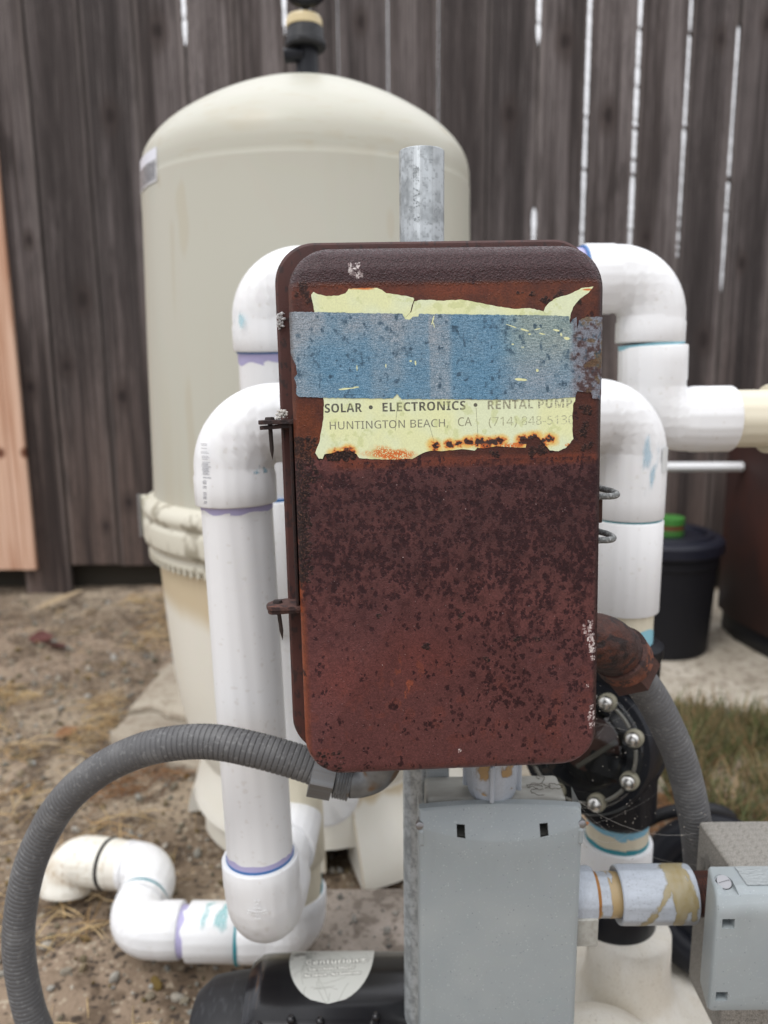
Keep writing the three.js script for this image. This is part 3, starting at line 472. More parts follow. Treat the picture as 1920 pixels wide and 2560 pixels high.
{
  const C = V(0.213, 0.372, -0.735), n = V(-0.5, 0.25, 0.8).normalize(), q = new THREE.Quaternion().setFromUnitVectors(UP, n);
  const t = thing('check_valve', 'black check valve with a clear bolted lid below the right corner of the box', 'valve', [SX, 0.2, SZ]);
  const place = (g, k) => g.applyQuaternion(q).translate(C.x + n.x * k, C.y + n.y * k, C.z + n.z * k);
  const bodyM = M.black;
  part('body', place(crease(lathe([[0, -0.06], [0.045, -0.06], [0.06, -0.05], [0.0665, -0.03], [0.067, 0.03], [0.064, 0.036], [0.043, 0.037], [0.043, 0.0], [0, -0.004]], 0, 0, 0, 56), 0.6), 0), bodyM, t);
  part('upper_neck', crease(lathe([[0, 0.42], [0.037, 0.42], [0.038, 0.462], [0.04, 0.468], [0.04, 0.476], [0.034, 0.48], [0, 0.48]], SX - 0.004, 0, SZ, 40), 0.6), bodyM, t);
  part('lower_neck', crease(lathe([[0, 0.286], [0.035, 0.286], [0.039, 0.292], [0.039, 0.335], [0.045, 0.35], [0.04, 0.37], [0, 0.372]], SX - 0.001, 0, SZ, 40), 0.6), bodyM, t);
  const lid = part('clear_lid', place(crease(lathe([[0, 0.011], [0.024, 0.0105], [0.038, 0.008], [0.041, 0.0045], [0.057, 0.004], [0.0585, 0.002], [0.0585, 0]], 0, 0, 0, 56), 0.5), 0.037), phy({ transmission: 1, thickness: 0, roughness: 0.06, color: lin(0.93, 0.93, 0.9), ior: 1.49 }), t, 'clear plastic lid');
  const flap = new THREE.CylinderGeometry(0.03, 0.03, 0.004, 32); flap.rotateX(0.25); part('flapper', place(flap, 0.014), std({ color: lin(0.07, 0.03, 0.024), roughness: 0.6 }), t, 'reddish flap seen through the lid');
  const bar = new RoundedBoxGeometry(0.05, 0.003, 0.005, 2, 0.001); bar.rotateY(0.2); bar.translate(0.004, 0, 0.012); part('flapper_bar', place(bar, 0.02), std({ color: lin(0.07, 0.065, 0.055), roughness: 0.6 }), t);
  const ringParts = [];
  for (let k = 0; k < 8; k++) {
    const a = (k / 8) * Math.PI * 2 + 0.16, r = 0.0525, x = r * Math.cos(a), z = r * Math.sin(a);
    const b = part('bolt_boss', place(crease(lathe([[0, -0.004], [0.0085, -0.004], [0.0088, 0.006], [0.0078, 0.009], [0, 0.009]], x, 0, z, 20), 0.6), 0.037), phy({ color: lin(0.34, 0.32, 0.24), roughness: 0.3 }), t);
    part('dome_nut', place(lathe([[0, 0.0145], [0.003, 0.0141], [0.0055, 0.0126], [0.0066, 0.0105], [0.0068, 0.008], [0.0068, 0.006]].reverse(), x, 0, z, 20), 0.0395), M.chrome, t, undefined, b);
    const a0 = a + 0.19, a1 = a + Math.PI / 4 - 0.19, arc = []; for (let i = 0; i <= 10; i++) { const q2 = mix(a0, a1, i / 10); arc.push(V(r * Math.cos(q2), 0.0062, r * Math.sin(q2))); }
    ringParts.push(sweep(arc, 0.0019, 10));
  }
  part('lid_rib', place(mergeGeometries(ringParts), 0.037), phy({ color: lin(0.30, 0.29, 0.25), roughness: 0.2, transmission: 0.5, thickness: 0 }), t);
}
{ // short white stub between the pump and the check valve
  const t = thing('pump_outlet_pipe', 'short white pipe with blue primer between the pump and the black check valve', 'pipe', [SX, 0.18, SZ]);
  part('socket', collar(V(SX, 0.192, SZ), V(SX, 0.259, SZ), RF + 0.0022), M.pvc, t);
  pipe(t, 'pipe', V(SX, 0.2, SZ), V(SX, 0.30, SZ), RP + 0.0018, M.cream);
  part('primer_stain', stain(V(SX, 0.2595, SZ), UP, RP + 0.0019, 0.004, 8), M.teal, t);
  part('primer_stain', stain(V(SX, 0.291, SZ), DN, RP + 0.0019, 0.014, 15), std({ color: new THREE.Color('#86bdd6'), roughness: 0.5 }), t);
}

// ---------------------------------------------------------------- rusty enclosure (axes: x right, y up, z out of the door, millimetres / 1000)
const mm = 0.001;
const encl = thing('rusty_enclosure', 'rusty brown steel timer box with a torn yellow label and blue tape', 'electrical box', [0.0413, 0.6508, -0.4845]);
encl.rotation.set(rad(-2.6), rad(2.5), rad(0.7));
const DL = -97.5, DR = 100.8, DB = -169.3, DT = 174.5, DZ = 12, EDGE = { l: 5, r: 6, t: 19, b: 9 };
function ring(l, r, b, t, rc, n = 10) { const o = []; for (const [cx, cy, a0] of [[r - rc, t - rc, 0], [l + rc, t - rc, 90], [l + rc, b + rc, 180], [r - rc, b + rc, 270]]) for (let i = 0; i <= n; i++) { const a = rad(a0 + 90 * i / n); o.push([cx + rc * Math.cos(a), cy + rc * Math.sin(a), Math.cos(a), Math.sin(a)]); } return o; }
const doorUV = (x, y) => [(x + 100) / 202, (y + 170) / 346];
function shellGeo(loops, cap, uvOf) { // loops of [x, y, z, u, v] from back to front, capped in front
  const n = loops[0].length, pos = [], uv = [], idx = [];
  for (const L of loops) for (const p of L) { pos.push(p[0] * mm, p[1] * mm, p[2] * mm); uv.push(p[3], p[4]); }
  for (let k = 0; k < loops.length - 1; k++) for (let i = 0; i < n; i++) { const a = k * n + i, b = k * n + (i + 1) % n, c = a + n, d = b + n; idx.push(a, b, c, b, d, c); }
  if (cap) { const o = pos.length / 3, L = loops[loops.length - 1], cx = (DL + DR) / 2, cy = (DB + DT) / 2; pos.push(cx * mm, cy * mm, L[0][2] * mm); uv.push(...uvOf(cx, cy)); const k = (loops.length - 1) * n; for (let i = 0; i < n; i++) idx.push(o, k + i, k + (i + 1) % n); }
  const g = new THREE.BufferGeometry(); g.setAttribute('position', new THREE.Float32BufferAttribute(pos, 3)); g.setAttribute('uv', new THREE.Float32BufferAttribute(uv, 2)); g.setIndex(idx);
  return crease(g, 0.5);
}
// paint and rust of the door, 4 pixels per mm
const TW = 808, TH = 1384, spk = new Float32Array(TW * TH), drop = new Float32Array(TW * TH), crust = new Float32Array(TW * TH);
function stamp(arr, x, y, r, k, rough = 0.5, sy = 1) {
  const px = (x + 100) * 4, py = (y + 170) * 4, R = r * 4 * 1.6, ph = rnd() * 99;
  for (let j = Math.max(0, Math.floor(py - R * sy)); j <= Math.min(TH - 1, py + R * sy); j++) for (let i = Math.max(0, Math.floor(px - R)); i <= Math.min(TW - 1, px + R); i++) {
    const d = Math.hypot(i - px, (j - py) / sy) / (r * 4) + (vn(i * 0.35 + ph, j * 0.35) - 0.5) * rough; if (d < 1) arr[j * TW + i] = Math.max(arr[j * TW + i], k * sst(1, 0.7, d));
  }
}
const dens = (x, y) => { // how thickly the dark specks stand
  let k = 0.05 + 0.75 * sst(-70, -20, y) * sst(48, 20, y); k += 0.3 * sst(-40, 60, x) * sst(-150, -60, y) * sst(45, 20, y); k += 0.35 * Math.exp(-(((x - 60) / 40) ** 2) - ((y + 115) / 35) ** 2);
  k *= 0.35 + 1.1 * fbm(x / 28 + 4, y / 28 + 9, 3); if (y > 42 && y < 153) k *= 0.12; return k;
};
const dens2 = (x, y) => (y > 42 ? 0.12 : (0.25 + 0.8 * sst(-90, -15, y) + 0.25 * sst(-30, 60, x) * sst(-165, -60, y)) * (0.3 + 0.9 * fbm(x / 30 + 4, y / 30 + 9, 2)));
for (let k = 0; k < 5200; k++) { const x = rr(-97, 100), y = rr(-168, 160); if (rnd() > dens(x, y)) continue; const n = 1 + Math.floor(rnd() * 8), s = rr(0.5, 3.2); for (let q = 0; q < n; q++) stamp(spk, x + rr(-s, s), y + rr(-s, s), rr(0.35, 1.35), rr(0.55, 1), 1.2, rr(0.9, 1.7)); }
for (let k = 0; k < 420; k++) { const x = rr(-95, 99), y = rr(-166, 45); stamp(spk, x, y, rr(0.35, 1.2), rr(0.4, 1), 1.1, rr(1, 2)); }
for (const [x, y, r] of [[-88, 148, 5], [-84, 143, 3], [46, 145, 2.2], [54, 144, 2], [70, 142, 4], [62, 140, 3], [82, 138, 2.6], [88, 72, 4], [90, 70, 2.5], [86, 60, 4], [89, 48, 4.5], [87, 56, 3], [62, 48, 6], [56, 46, 5], [30, 45, 3], [-46, -58, 2.4], [8, -60, 2.6], [44, -77, 3], [-16, -80, 3], [58, -78, 2.4], [24, -90, 2.2]]) for (let q = 0; q < 7; q++) stamp(crust, x + rr(-r, r) * 0.8, y + rr(-r, r) * 0.6, rr(0.25, 0.6) * r, rr(0.6, 1), 0.9);
for (let k = 0; k < 520; k++) { const y = mix(58, -34, Math.pow(rnd(), 1.25)), w = (y > 30 ? 15 : 9) * (0.5 + rnd() * 0.6); stamp(crust, -96.5 + Math.pow(rnd(), 1.3) * w, y, rr(0.5, 1.9), rr(0.5, 1), 1.0); }
for (let k = 0; k < 60; k++) stamp(crust, rr(-82, -58), rr(44.5, 49.5) + (rnd() - 0.5), rr(0.8, 2.2), 1, 0.8);
for (let k = 0; k < 60; k++) stamp(crust, -90 + Math.pow(rnd(), 1.5) * 18, -150 - rnd() * 18, rr(0.5, 1.6), rr(0.4, 1), 0.9);
for (let k = 0; k < 15000; k++) { const y = rnd() < 0.55 ? rr(150, 176) : rr(-170, 160); if (y > 77 && y < 150 && rnd() < 0.7) continue; stamp(drop, rr(-100, 102), y, rr(0.22, y > 150 ? 0.7 : 0.42), rr(0.4, 1), 0.2); }
const whites = [[-56, 160, 3.2], [-54, 163, 1.4], [-53, 157.5, 2], [91, -72, 3], [93, -78, 2.6], [95, -85, 2.6], [95.5, -92, 1.6], [93.5, -68, 1.6], [95, -132, 2.4], [95.5, -139, 2], [95, -126, 1.3], [92, -111, 0.9], [6, -153, 1.1]];
const wht = new Float32Array(TW * TH); for (const [x, y, r] of whites) for (let q = 0; q < 26; q++) stamp(wht, x + rr(-r, r), y + rr(-r, r) * 1.1, rr(0.07, 0.34) * r, rr(0.35, 1), 1.6, rr(0.6, 2));
for (let k = 0; k < 260; k++) stamp(wht, rr(-95, 100), rr(-168, 40), rr(0.12, 0.32), rr(0.25, 0.7), 0.8);
const doorMap = tex(TW, TH, (u, v, i, j) => {
  const x = i / 4 - 100, y = j / 4 - 170, n = fbm(x / 30, y / 30 + 3, 5), m = fbm(x / 9 + 5, y / 9, 4), f = fbm(x * 1.3, y * 1.3, 3), o = j * TW + i;
  let c = mc([80, 49, 49], [94, 57, 55], sst(0.3, 0.7, n));
  c = mc(c, [97, 60, 59], sst(-30, -150, y) * 0.8);
  c = mc(c, [60, 40, 41], sst(-70, 0, y) * sst(45, 20, y) * 0.5 * (0.5 + m));
  c = mc(c, [110, 60, 52], sst(0.58, 0.72, m) * sst(-50, -120, y) * 0.35);
  c = mc(c, [106, 56, 51], Math.exp(-(((x + 18) / 26) ** 2) - ((y + 88) / 18) ** 2) * 0.5 + Math.exp(-(((x + 72) / 18) ** 2) - ((y + 102) / 14) ** 2) * 0.5);
  c = mc(c, [134, 72, 54], sst(0.62, 0.72, fbm(x / 3 + 40, y / 8, 3)) * Math.exp(-(((x + 28) / 12) ** 2) - ((y + 104) / 20) ** 2) * 0.9);
  const lab = sst(43 + 4 * (n - 0.5), 46, y) * sst(155, 152, y), un = sst(36, 40, y) * sst(46, 43, y) * sst(-80, -60, x);
  c = mc(c, mc([68, 38, 32], [100, 52, 31], sst(0.35, 0.7, n * 0.6 + m * 0.4)), lab * 0.9);
  c = mc(c, [106, 53, 36], Math.max(sst(152, 147, y) * sst(142, 146, y) * sst(60, 10, x) * 0.55 * (0.4 + n), un * 0.8 * (0.4 + m)));
  c = mc(c, mc([50, 36, 38], [70, 52, 54], f), sst(150.5, 154, y + (n - 0.5) * 4) * 0.9);
  c = mc(c, [132, 66, 40], sst(-91, -97.5, x) * sst(-20, -35, y) * 0.8 + sst(-94, -98, x) * sst(20, -20, y) * 0.4);
  c = mc(c, [48, 36, 36], sst(94, 98, x) * 0.75);
  const cl = fbm(x / 7 + 90, y / 7 + 31, 4), cd = Math.min(1, dens2(x, y)); c = mc(c, [54, 33, 34], sst(0.50, 0.70, cl) * cd * 0.5); c = mc(c, [44, 22, 25], sst(0.585, 0.65, fbm(x / 2.4 + 7, y / 3.0, 3)) * cd * 0.6);
  c = mc(c, [40, 20, 24], spk[o] * (0.72 + 0.28 * f)); c = mc(c, mc([34, 25, 25], [88, 62, 50], sst(0.48, 0.85, f)), crust[o] * 0.94);
  c = mc(c, [222, 216, 212], wht[o] * 0.9);
  const f2 = hash(i, j), k = 0.77 + 0.38 * f + 0.09 * f2; return [c[0] * k, c[1] * k, c[2] * k];
}, true, THREE.MirroredRepeatWrapping);
const doorBump = tex(TW, TH, (u, v, i, j) => { const o = j * TW + i, x = i / 4, y = j / 4, h = 70 + 46 * fbm(x * 1.4, y * 1.4, 3) + 90 * drop[o] * drop[o] + 70 * crust[o] * fbm(x * 1.1, y * 1.1, 3) * 1.6 - 26 * spk[o]; return [h, h, h]; }, false, THREE.MirroredRepeatWrapping);
const doorRough = tex(TW / 2, TH / 2, (u, v, i, j) => { const o = j * 2 * TW + i * 2, r = 255 * clamp(0.44 + 0.36 * crust[o] + 0.12 * spk[o] - 0.3 * drop[o] + 0.1 * sst(150, 160, j / 2 - 170)); return [r, r, r]; }, false, THREE.MirroredRepeatWrapping);
M.door = phy({ map: doorMap, bumpMap: doorBump, bumpScale: 0.0009, roughnessMap: doorRough, roughness: 1, specularIntensity: 0.5 });
{
  const loops = [], put = (ins, z, e) => loops.push(ring(DL + ins * EDGE.l, DR - ins * EDGE.r, DB + ins * EDGE.b, DT - ins * EDGE.t, 26 - ins * 9).map(([x, y, nx, ny]) => [x, y, z, ...doorUV(x + nx * e, y + ny * e)]));
  put(0.3, -28, 18); put(0, -28, 16); put(0, -20, 8); put(0, -DZ, 0);
  for (let i = 1; i <= 9; i++) { const a = (i / 9) * Math.PI / 2; put(1 - Math.cos(a), -DZ * (1 - Math.sin(a)), 0); }
  local('door', shellGeo(loops, true, doorUV), M.door, encl, 'rust-speckled maroon door');
  // body behind the door
  const bodyM = std({ map: tex(256, 512, (u, v) => { const n = fbm(u * 5, v * 8, 5, 5, 8), s = fbm(u * 40, v * 60, 3, 40, 60); let c = mc([64, 36, 33], [86, 43, 33], n); c = mc(c, [40, 26, 27], sst(0.62, 0.74, s) * 0.7); return c; }), roughness: 0.6, bumpMap: rustBump, bumpScale: 0.0003 });
  const uvB = (x, y) => [x / 120, y / 240], bl = [], pb = (ins, z) => bl.push(ring(-107.5 + ins, 101.5 - ins, -165 + ins, 183 - ins, 26 - ins * 0.5).map(([x, y], i) => [x, y, z, ...uvB(x + z * 0.4, y + z)]));
  pb(20, -95); pb(3, -95); pb(0.6, -94); pb(0, -92); pb(0, -60); pb(0, -34); pb(0.5, -31.6); pb(2, -30.2); pb(4, -30); pb(12, -30); pb(14, -33);
  local('back_box', shellGeo(bl, false), bodyM, encl, 'smoother red-brown back box');
  local('inner_panel', box(-0.09, 0.09, -0.15, 0.165, -0.034, -0.032, 0.0005), M.dark, encl);
  const ear = new THREE.CylinderGeometry(0.016, 0.016, 0.003, 32); ear.rotateX(Math.PI / 2); ear.translate(-0.009, 0.1765, -0.0935); local('mounting_ear', ear, M.rust, encl);
  // hinges with nails for pins
  const plate = (w, d, th) => { const s = new THREE.Shape(); s.moveTo(0, -d / 2); s.lineTo(-w + d * 0.32, -d / 2); s.quadraticCurveTo(-w, -d / 2, -w, -d * 0.12); s.quadraticCurveTo(-w, d * 0.3, -w + d * 0.5, d / 2); s.lineTo(0, d / 2); const g = new THREE.ExtrudeGeometry(s, { depth: th, bevelEnabled: true, bevelThickness: 0.0004, bevelSize: 0.0004, bevelSegments: 2 }); g.rotateX(-Math.PI / 2); return crease(g, 0.6); };
  for (const [y, k] of [[0.0685, 0], [-0.0535, 1]]) {
    const h = new THREE.Group(); h.name = 'hinge'; encl.add(h); if (!k) h.userData.label = 'upper hinge with a white fluff on top';
    const m = k ? M.rust : M.rustDark;
    const a = plate(0.0225, 0.023, 0.0019); a.translate(-0.0975, y - 0.001, -0.02); local('tab', a, m, h);
    const b = plate(0.0215, 0.021, 0.0017); b.rotateZ(rad(3)); b.translate(-0.0980, y - 0.0034, -0.022); local('tab', b, m, h);
    const px = -0.1133, pz = -0.02, tilt = k ? 0.10 : 0.03;
    local('pin', crease(sweep([V(px, y + 0.0032, pz), V(px, y + 0.0031, pz), V(px, y + 0.0012, pz), V(px, y + 0.001, pz), V(px + tilt * 0.004, y - 0.004, pz), V(px + tilt * 0.018, y - 0.0185, pz), V(px + tilt * 0.0235, y - 0.0245, pz)], [0.0014, 0.0028, 0.0034, 0.0015, 0.0014, 0.0013, 0.0001], 14), 0.7), M.nail, h);
    if (!k) { const fl = []; for (let i = 0; i < 70; i++) { const g = new THREE.IcosahedronGeometry(rr(0.0003, 0.0011), 0); g.scale(rr(0.5, 1.8), rr(0.4, 1), rr(0.5, 1.5)); g.rotateZ(rnd() * 6); g.translate(-0.1045 + rr(-0.004, 0.003), y + 0.0025 + rr(0, 0.0045), -0.017 + rr(-0.003, 0.003)); fl.push(g); } local('white_fluff', mergeGeometries(fl), std({ color: lin(0.62, 0.6, 0.56), roughness: 1 }), h); }
  }
  local('hinge_strip', box(-0.1002, -0.0982, -0.055, 0.069, -0.027, -0.009, 0.0008), M.rustDark, encl);
  // latch at the right
  const wireM = std({ map: tex(128, 128, (u, v) => { const n = fbm(u * 14, v * 14, 4, 14, 14); return mc([104, 106, 105], [150, 152, 151], sst(0.4, 0.7, n)); }), metalness: 0.25, roughness: 0.6, bumpMap: rustBump, bumpScale: 0.0003 });
  wireM.map.repeat.set(90, 90);
  const loopW = (y, dx) => sweep(spline([[0.098, y - 0.001, -0.016], [0.104, y, -0.0135], [0.1105 + dx, y, -0.0135], [0.1145 + dx, y + 0.0006, -0.0165], [0.1135 + dx, y + 0.002, -0.022], [0.109 + dx, y + 0.003, -0.031], [0.1, y + 0.0045, -0.046]], 40), 0.0022, 14);
  const la = new THREE.Group(); la.name = 'latch'; encl.add(la);
  local('wire_loop', loopW(0.0145, 0.0008), wireM, la); local('wire_loop', loopW(-0.0150, -0.001), wireM, la);
  local('hasp', box(0.0985, 0.1062, -0.004, 0.0145, -0.034, -0.0175, 0.0008), M.rust, la);
  local('white_fluff', mergeGeometries(Array.from({ length: 60 }, () => { const g = new THREE.IcosahedronGeometry(rr(0.0003, 0.0009), 0); g.scale(rr(0.5, 1.4), rr(0.5, 2), rr(0.5, 1)); g.rotateZ(rnd() * 6); g.translate(-0.1045 + rr(-0.002, 0.002), 0.134 + rr(-0.006, 0.005), -0.0285 + rr(0, 0.002)); return g; })), std({ color: lin(0.55, 0.55, 0.55), roughness: 0.9 }), encl);
}
// thin sheet lying on the door, wrapped over its rounded sides
const doorZ = (x) => { const e = Math.min(x - DL, DR - x), r = x < 0 ? EDGE.l : EDGE.r; if (e >= r) return 0; const t = clamp(1 - e / r); return -DZ * (1 - Math.sqrt(Math.max(0, 1 - t * t))); };
function clipX(P, x, keepRight) { const o = []; for (let i = 0; i < P.length; i++) { const a = P[i], b = P[(i + 1) % P.length], ia = keepRight ? a[0] >= x : a[0] <= x, ib = keepRight ? b[0] >= x : b[0] <= x; if (ia) o.push(a); if (ia !== ib) { const t = (x - a[0]) / (b[0] - a[0]); o.push([x, a[1] + (b[1] - a[1]) * t]); } } return o; }
function sheet(P, off, holes = []) {
  const lo = Math.max(DL + 0.15, Math.min(...P.map((p) => p[0]))), hi = Math.min(DR - 0.15, Math.max(...P.map((p) => p[0]))), cuts = [lo];
  for (const x of [-96.6, -95.6, -94.4, -92.5, 94.8, 96.4, 97.8, 99, 99.8, 100.3]) if (x > lo + 0.1 && x < hi - 0.1) cuts.push(x); cuts.push(hi);
  const pos = [], uv = [], idx = [], ys = P.map((p) => p[1]), y0 = Math.min(...ys), y1 = Math.max(...ys), x0 = Math.min(...P.map((p) => p[0])), x1 = Math.max(...P.map((p) => p[0]));
  for (let k = 0; k < cuts.length - 1; k++) {
    const Q = clipX(clipX(P, cuts[k], true), cuts[k + 1], false); if (Q.length < 3) continue;
    const hs = cuts[k + 1] - cuts[k] > 30 ? holes : [], c = Q.map((p) => new THREE.Vector2(p[0], p[1])), hv = hs.map((h) => h.map((p) => new THREE.Vector2(p[0], p[1])));
    if (THREE.ShapeUtils.area(c) < 0) c.reverse(); hv.forEach((h) => { if (THREE.ShapeUtils.area(h) > 0) h.reverse(); });
    const base = pos.length / 3; for (const p of [...c, ...hv.flat()]) { pos.push(p.x * mm, p.y * mm, doorZ(p.x) * mm + off); uv.push((p.x - x0) / (x1 - x0), (p.y - y0) / (y1 - y0)); }
    for (const f of THREE.ShapeUtils.triangulateShape(c, hv)) idx.push(base + f[0], base + f[1], base + f[2]);
  }
  const g = new THREE.BufferGeometry(); g.setAttribute('position', new THREE.Float32BufferAttribute(pos, 3)); g.setAttribute('uv', new THREE.Float32BufferAttribute(uv, 2)); g.setIndex(idx); g.computeVertexNormals();
  return { g, x0, x1, y0, y1 };
}
const ragged = (P, step, amp) => { const o = []; P.forEach((a, i) => { const b = P[(i + 1) % P.length], L = Math.hypot(b[0] - a[0], b[1] - a[1]), n = Math.max(1, Math.round(L / step)), nx = -(b[1] - a[1]) / L, ny = (b[0] - a[0]) / L; for (let k = 0; k < n; k++) { const t = k / n, q = k ? (rnd() - 0.5) * amp : 0; o.push([mix(a[0], b[0], t) + nx * q, mix(a[1], b[1], t) + ny * q]); } }); return o; };
const LABEL = ragged([[-82.8, 145.6], [-81.3, 147.3], [-78.2, 145.7], [-73.5, 144.6], [-66, 144.8], [-61.8, 146.1], [-59.7, 148.9], [-42.5, 149.1], [-39.6, 147.9], [-36.7, 145.7], [-29.1, 144.7], [-20.3, 142.9], [-19.6, 142], [-20.7, 139.2], [-22.3, 134], [-21.7, 133.9], [-19.5, 140.6], [-16.8, 141.3], [-10.3, 141.4], [-2.6, 140.7], [4.6, 141], [10.4, 141.1], [19.6, 139.2], [30, 137.1], [42.5, 135], [52.3, 135.4], [60.9, 133.2], [61.9, 135.6], [64.8, 138.7], [68.8, 141.2], [76, 143], [82.6, 145.7], [84.5, 146.9], [89.1, 147.2], [92.1, 147.7], [89.2, 144], [83.9, 140.6], [81.3, 137.8], [79.4, 135.3], [77.8, 130.5], [77.2, 127], [78.6, 101.2], [79.5, 81.6], [81.3, 80.8], [81.4, 77.3], [80.4, 76.4], [79.8, 69.8], [79.9, 58.5], [80.6, 53.8], [78.3, 50.6], [75.6, 48], [70.9, 46.1], [65.5, 46.7], [63.7, 48.9], [60.7, 51.3], [59.3, 54], [56, 55.8], [52.6, 54.2], [45.9, 54], [47.6, 52], [50.7, 52.3], [49.9, 48.9], [43.2, 49.1], [31.1, 50.4], [27.7, 49.8], [23, 49.1], [19, 49.7], [17.3, 47.8], [8.9, 49], [-3.8, 48], [-8.1, 48.6], [-12.3, 48.1], [-16, 47], [-20.3, 44.7], [-22.7, 43.5], [-37.2, 43.6], [-48, 44], [-56.1, 45], [-57.6, 47.4], [-60.5, 49.3], [-64.1, 50.2], [-69.5, 49.2], [-73.7, 48.4], [-77.9, 47.9], [-79.2, 45], [-81.6, 45.3], [-83.6, 48.7], [-82.9, 51], [-80.6, 56.4], [-79.2, 63.5], [-77.7, 71.1], [-77.2, 80], [-77.6, 83.2], [-80, 109.2], [-81.1, 135.3], [-81.6, 138.5], [-82.6, 143.6]], 1.6, 0.35);
const TAPE = ragged([[-98.3, 135.7], [-76.1, 135.1], [-48.5, 134], [-27, 133.3], [-25.7, 129.9], [-22.2, 129.8], [-20.8, 131.4], [-17.3, 131.3], [-16.8, 133], [7.2, 132.3], [35.2, 131.5], [63.4, 130.7], [77.2, 129.9], [77.6, 124.7], [79, 128.1], [81.5, 129.5], [82.4, 121.9], [83.2, 127.4], [87.5, 129.4], [99.1, 129.3], [99.8, 123], [100.5, 113.3], [100.2, 99.5], [100.4, 86.9], [98.9, 77.9], [92.4, 78.9], [91.5, 82.6], [82.6, 83.6], [81.5, 80], [63.7, 79], [20.9, 79.8], [-7.5, 80.7], [-28.7, 81.3], [-31.5, 84.6], [-34.1, 81.7], [-63.8, 82.6], [-77.8, 83.2], [-92.4, 84], [-94.4, 86.2], [-93.8, 91], [-95.2, 95.9], [-93, 97.9], [-93.5, 102.7], [-95.7, 107.5], [-97.6, 111.6], [-97.8, 121.2], [-98.4, 130.6]], 1.2, 0.5);
const blob = (x, y, r, sy = 0.8) => Array.from({ length: 14 }, (_, i) => { const a = (i / 14) * Math.PI * 2, q = r * rr(0.65, 1.2); return [x + q * Math.cos(a), y + q * sy * Math.sin(a)]; });
const holes = [[-8.1, 51.4, 1.1, 1.3], [1.6, 52.4, 1.7, 0.9], [6.9, 52.6, 1.2, 0.6], [13.6, 53.3, 2.3, 0.5], [20.5, 53.4, 2.6, 0.9], [27.4, 52.9, 2.6, 0.8], [33.6, 53.9, 2.0, 0.6], [65.7, 53.9, 1.2, 1.2]];
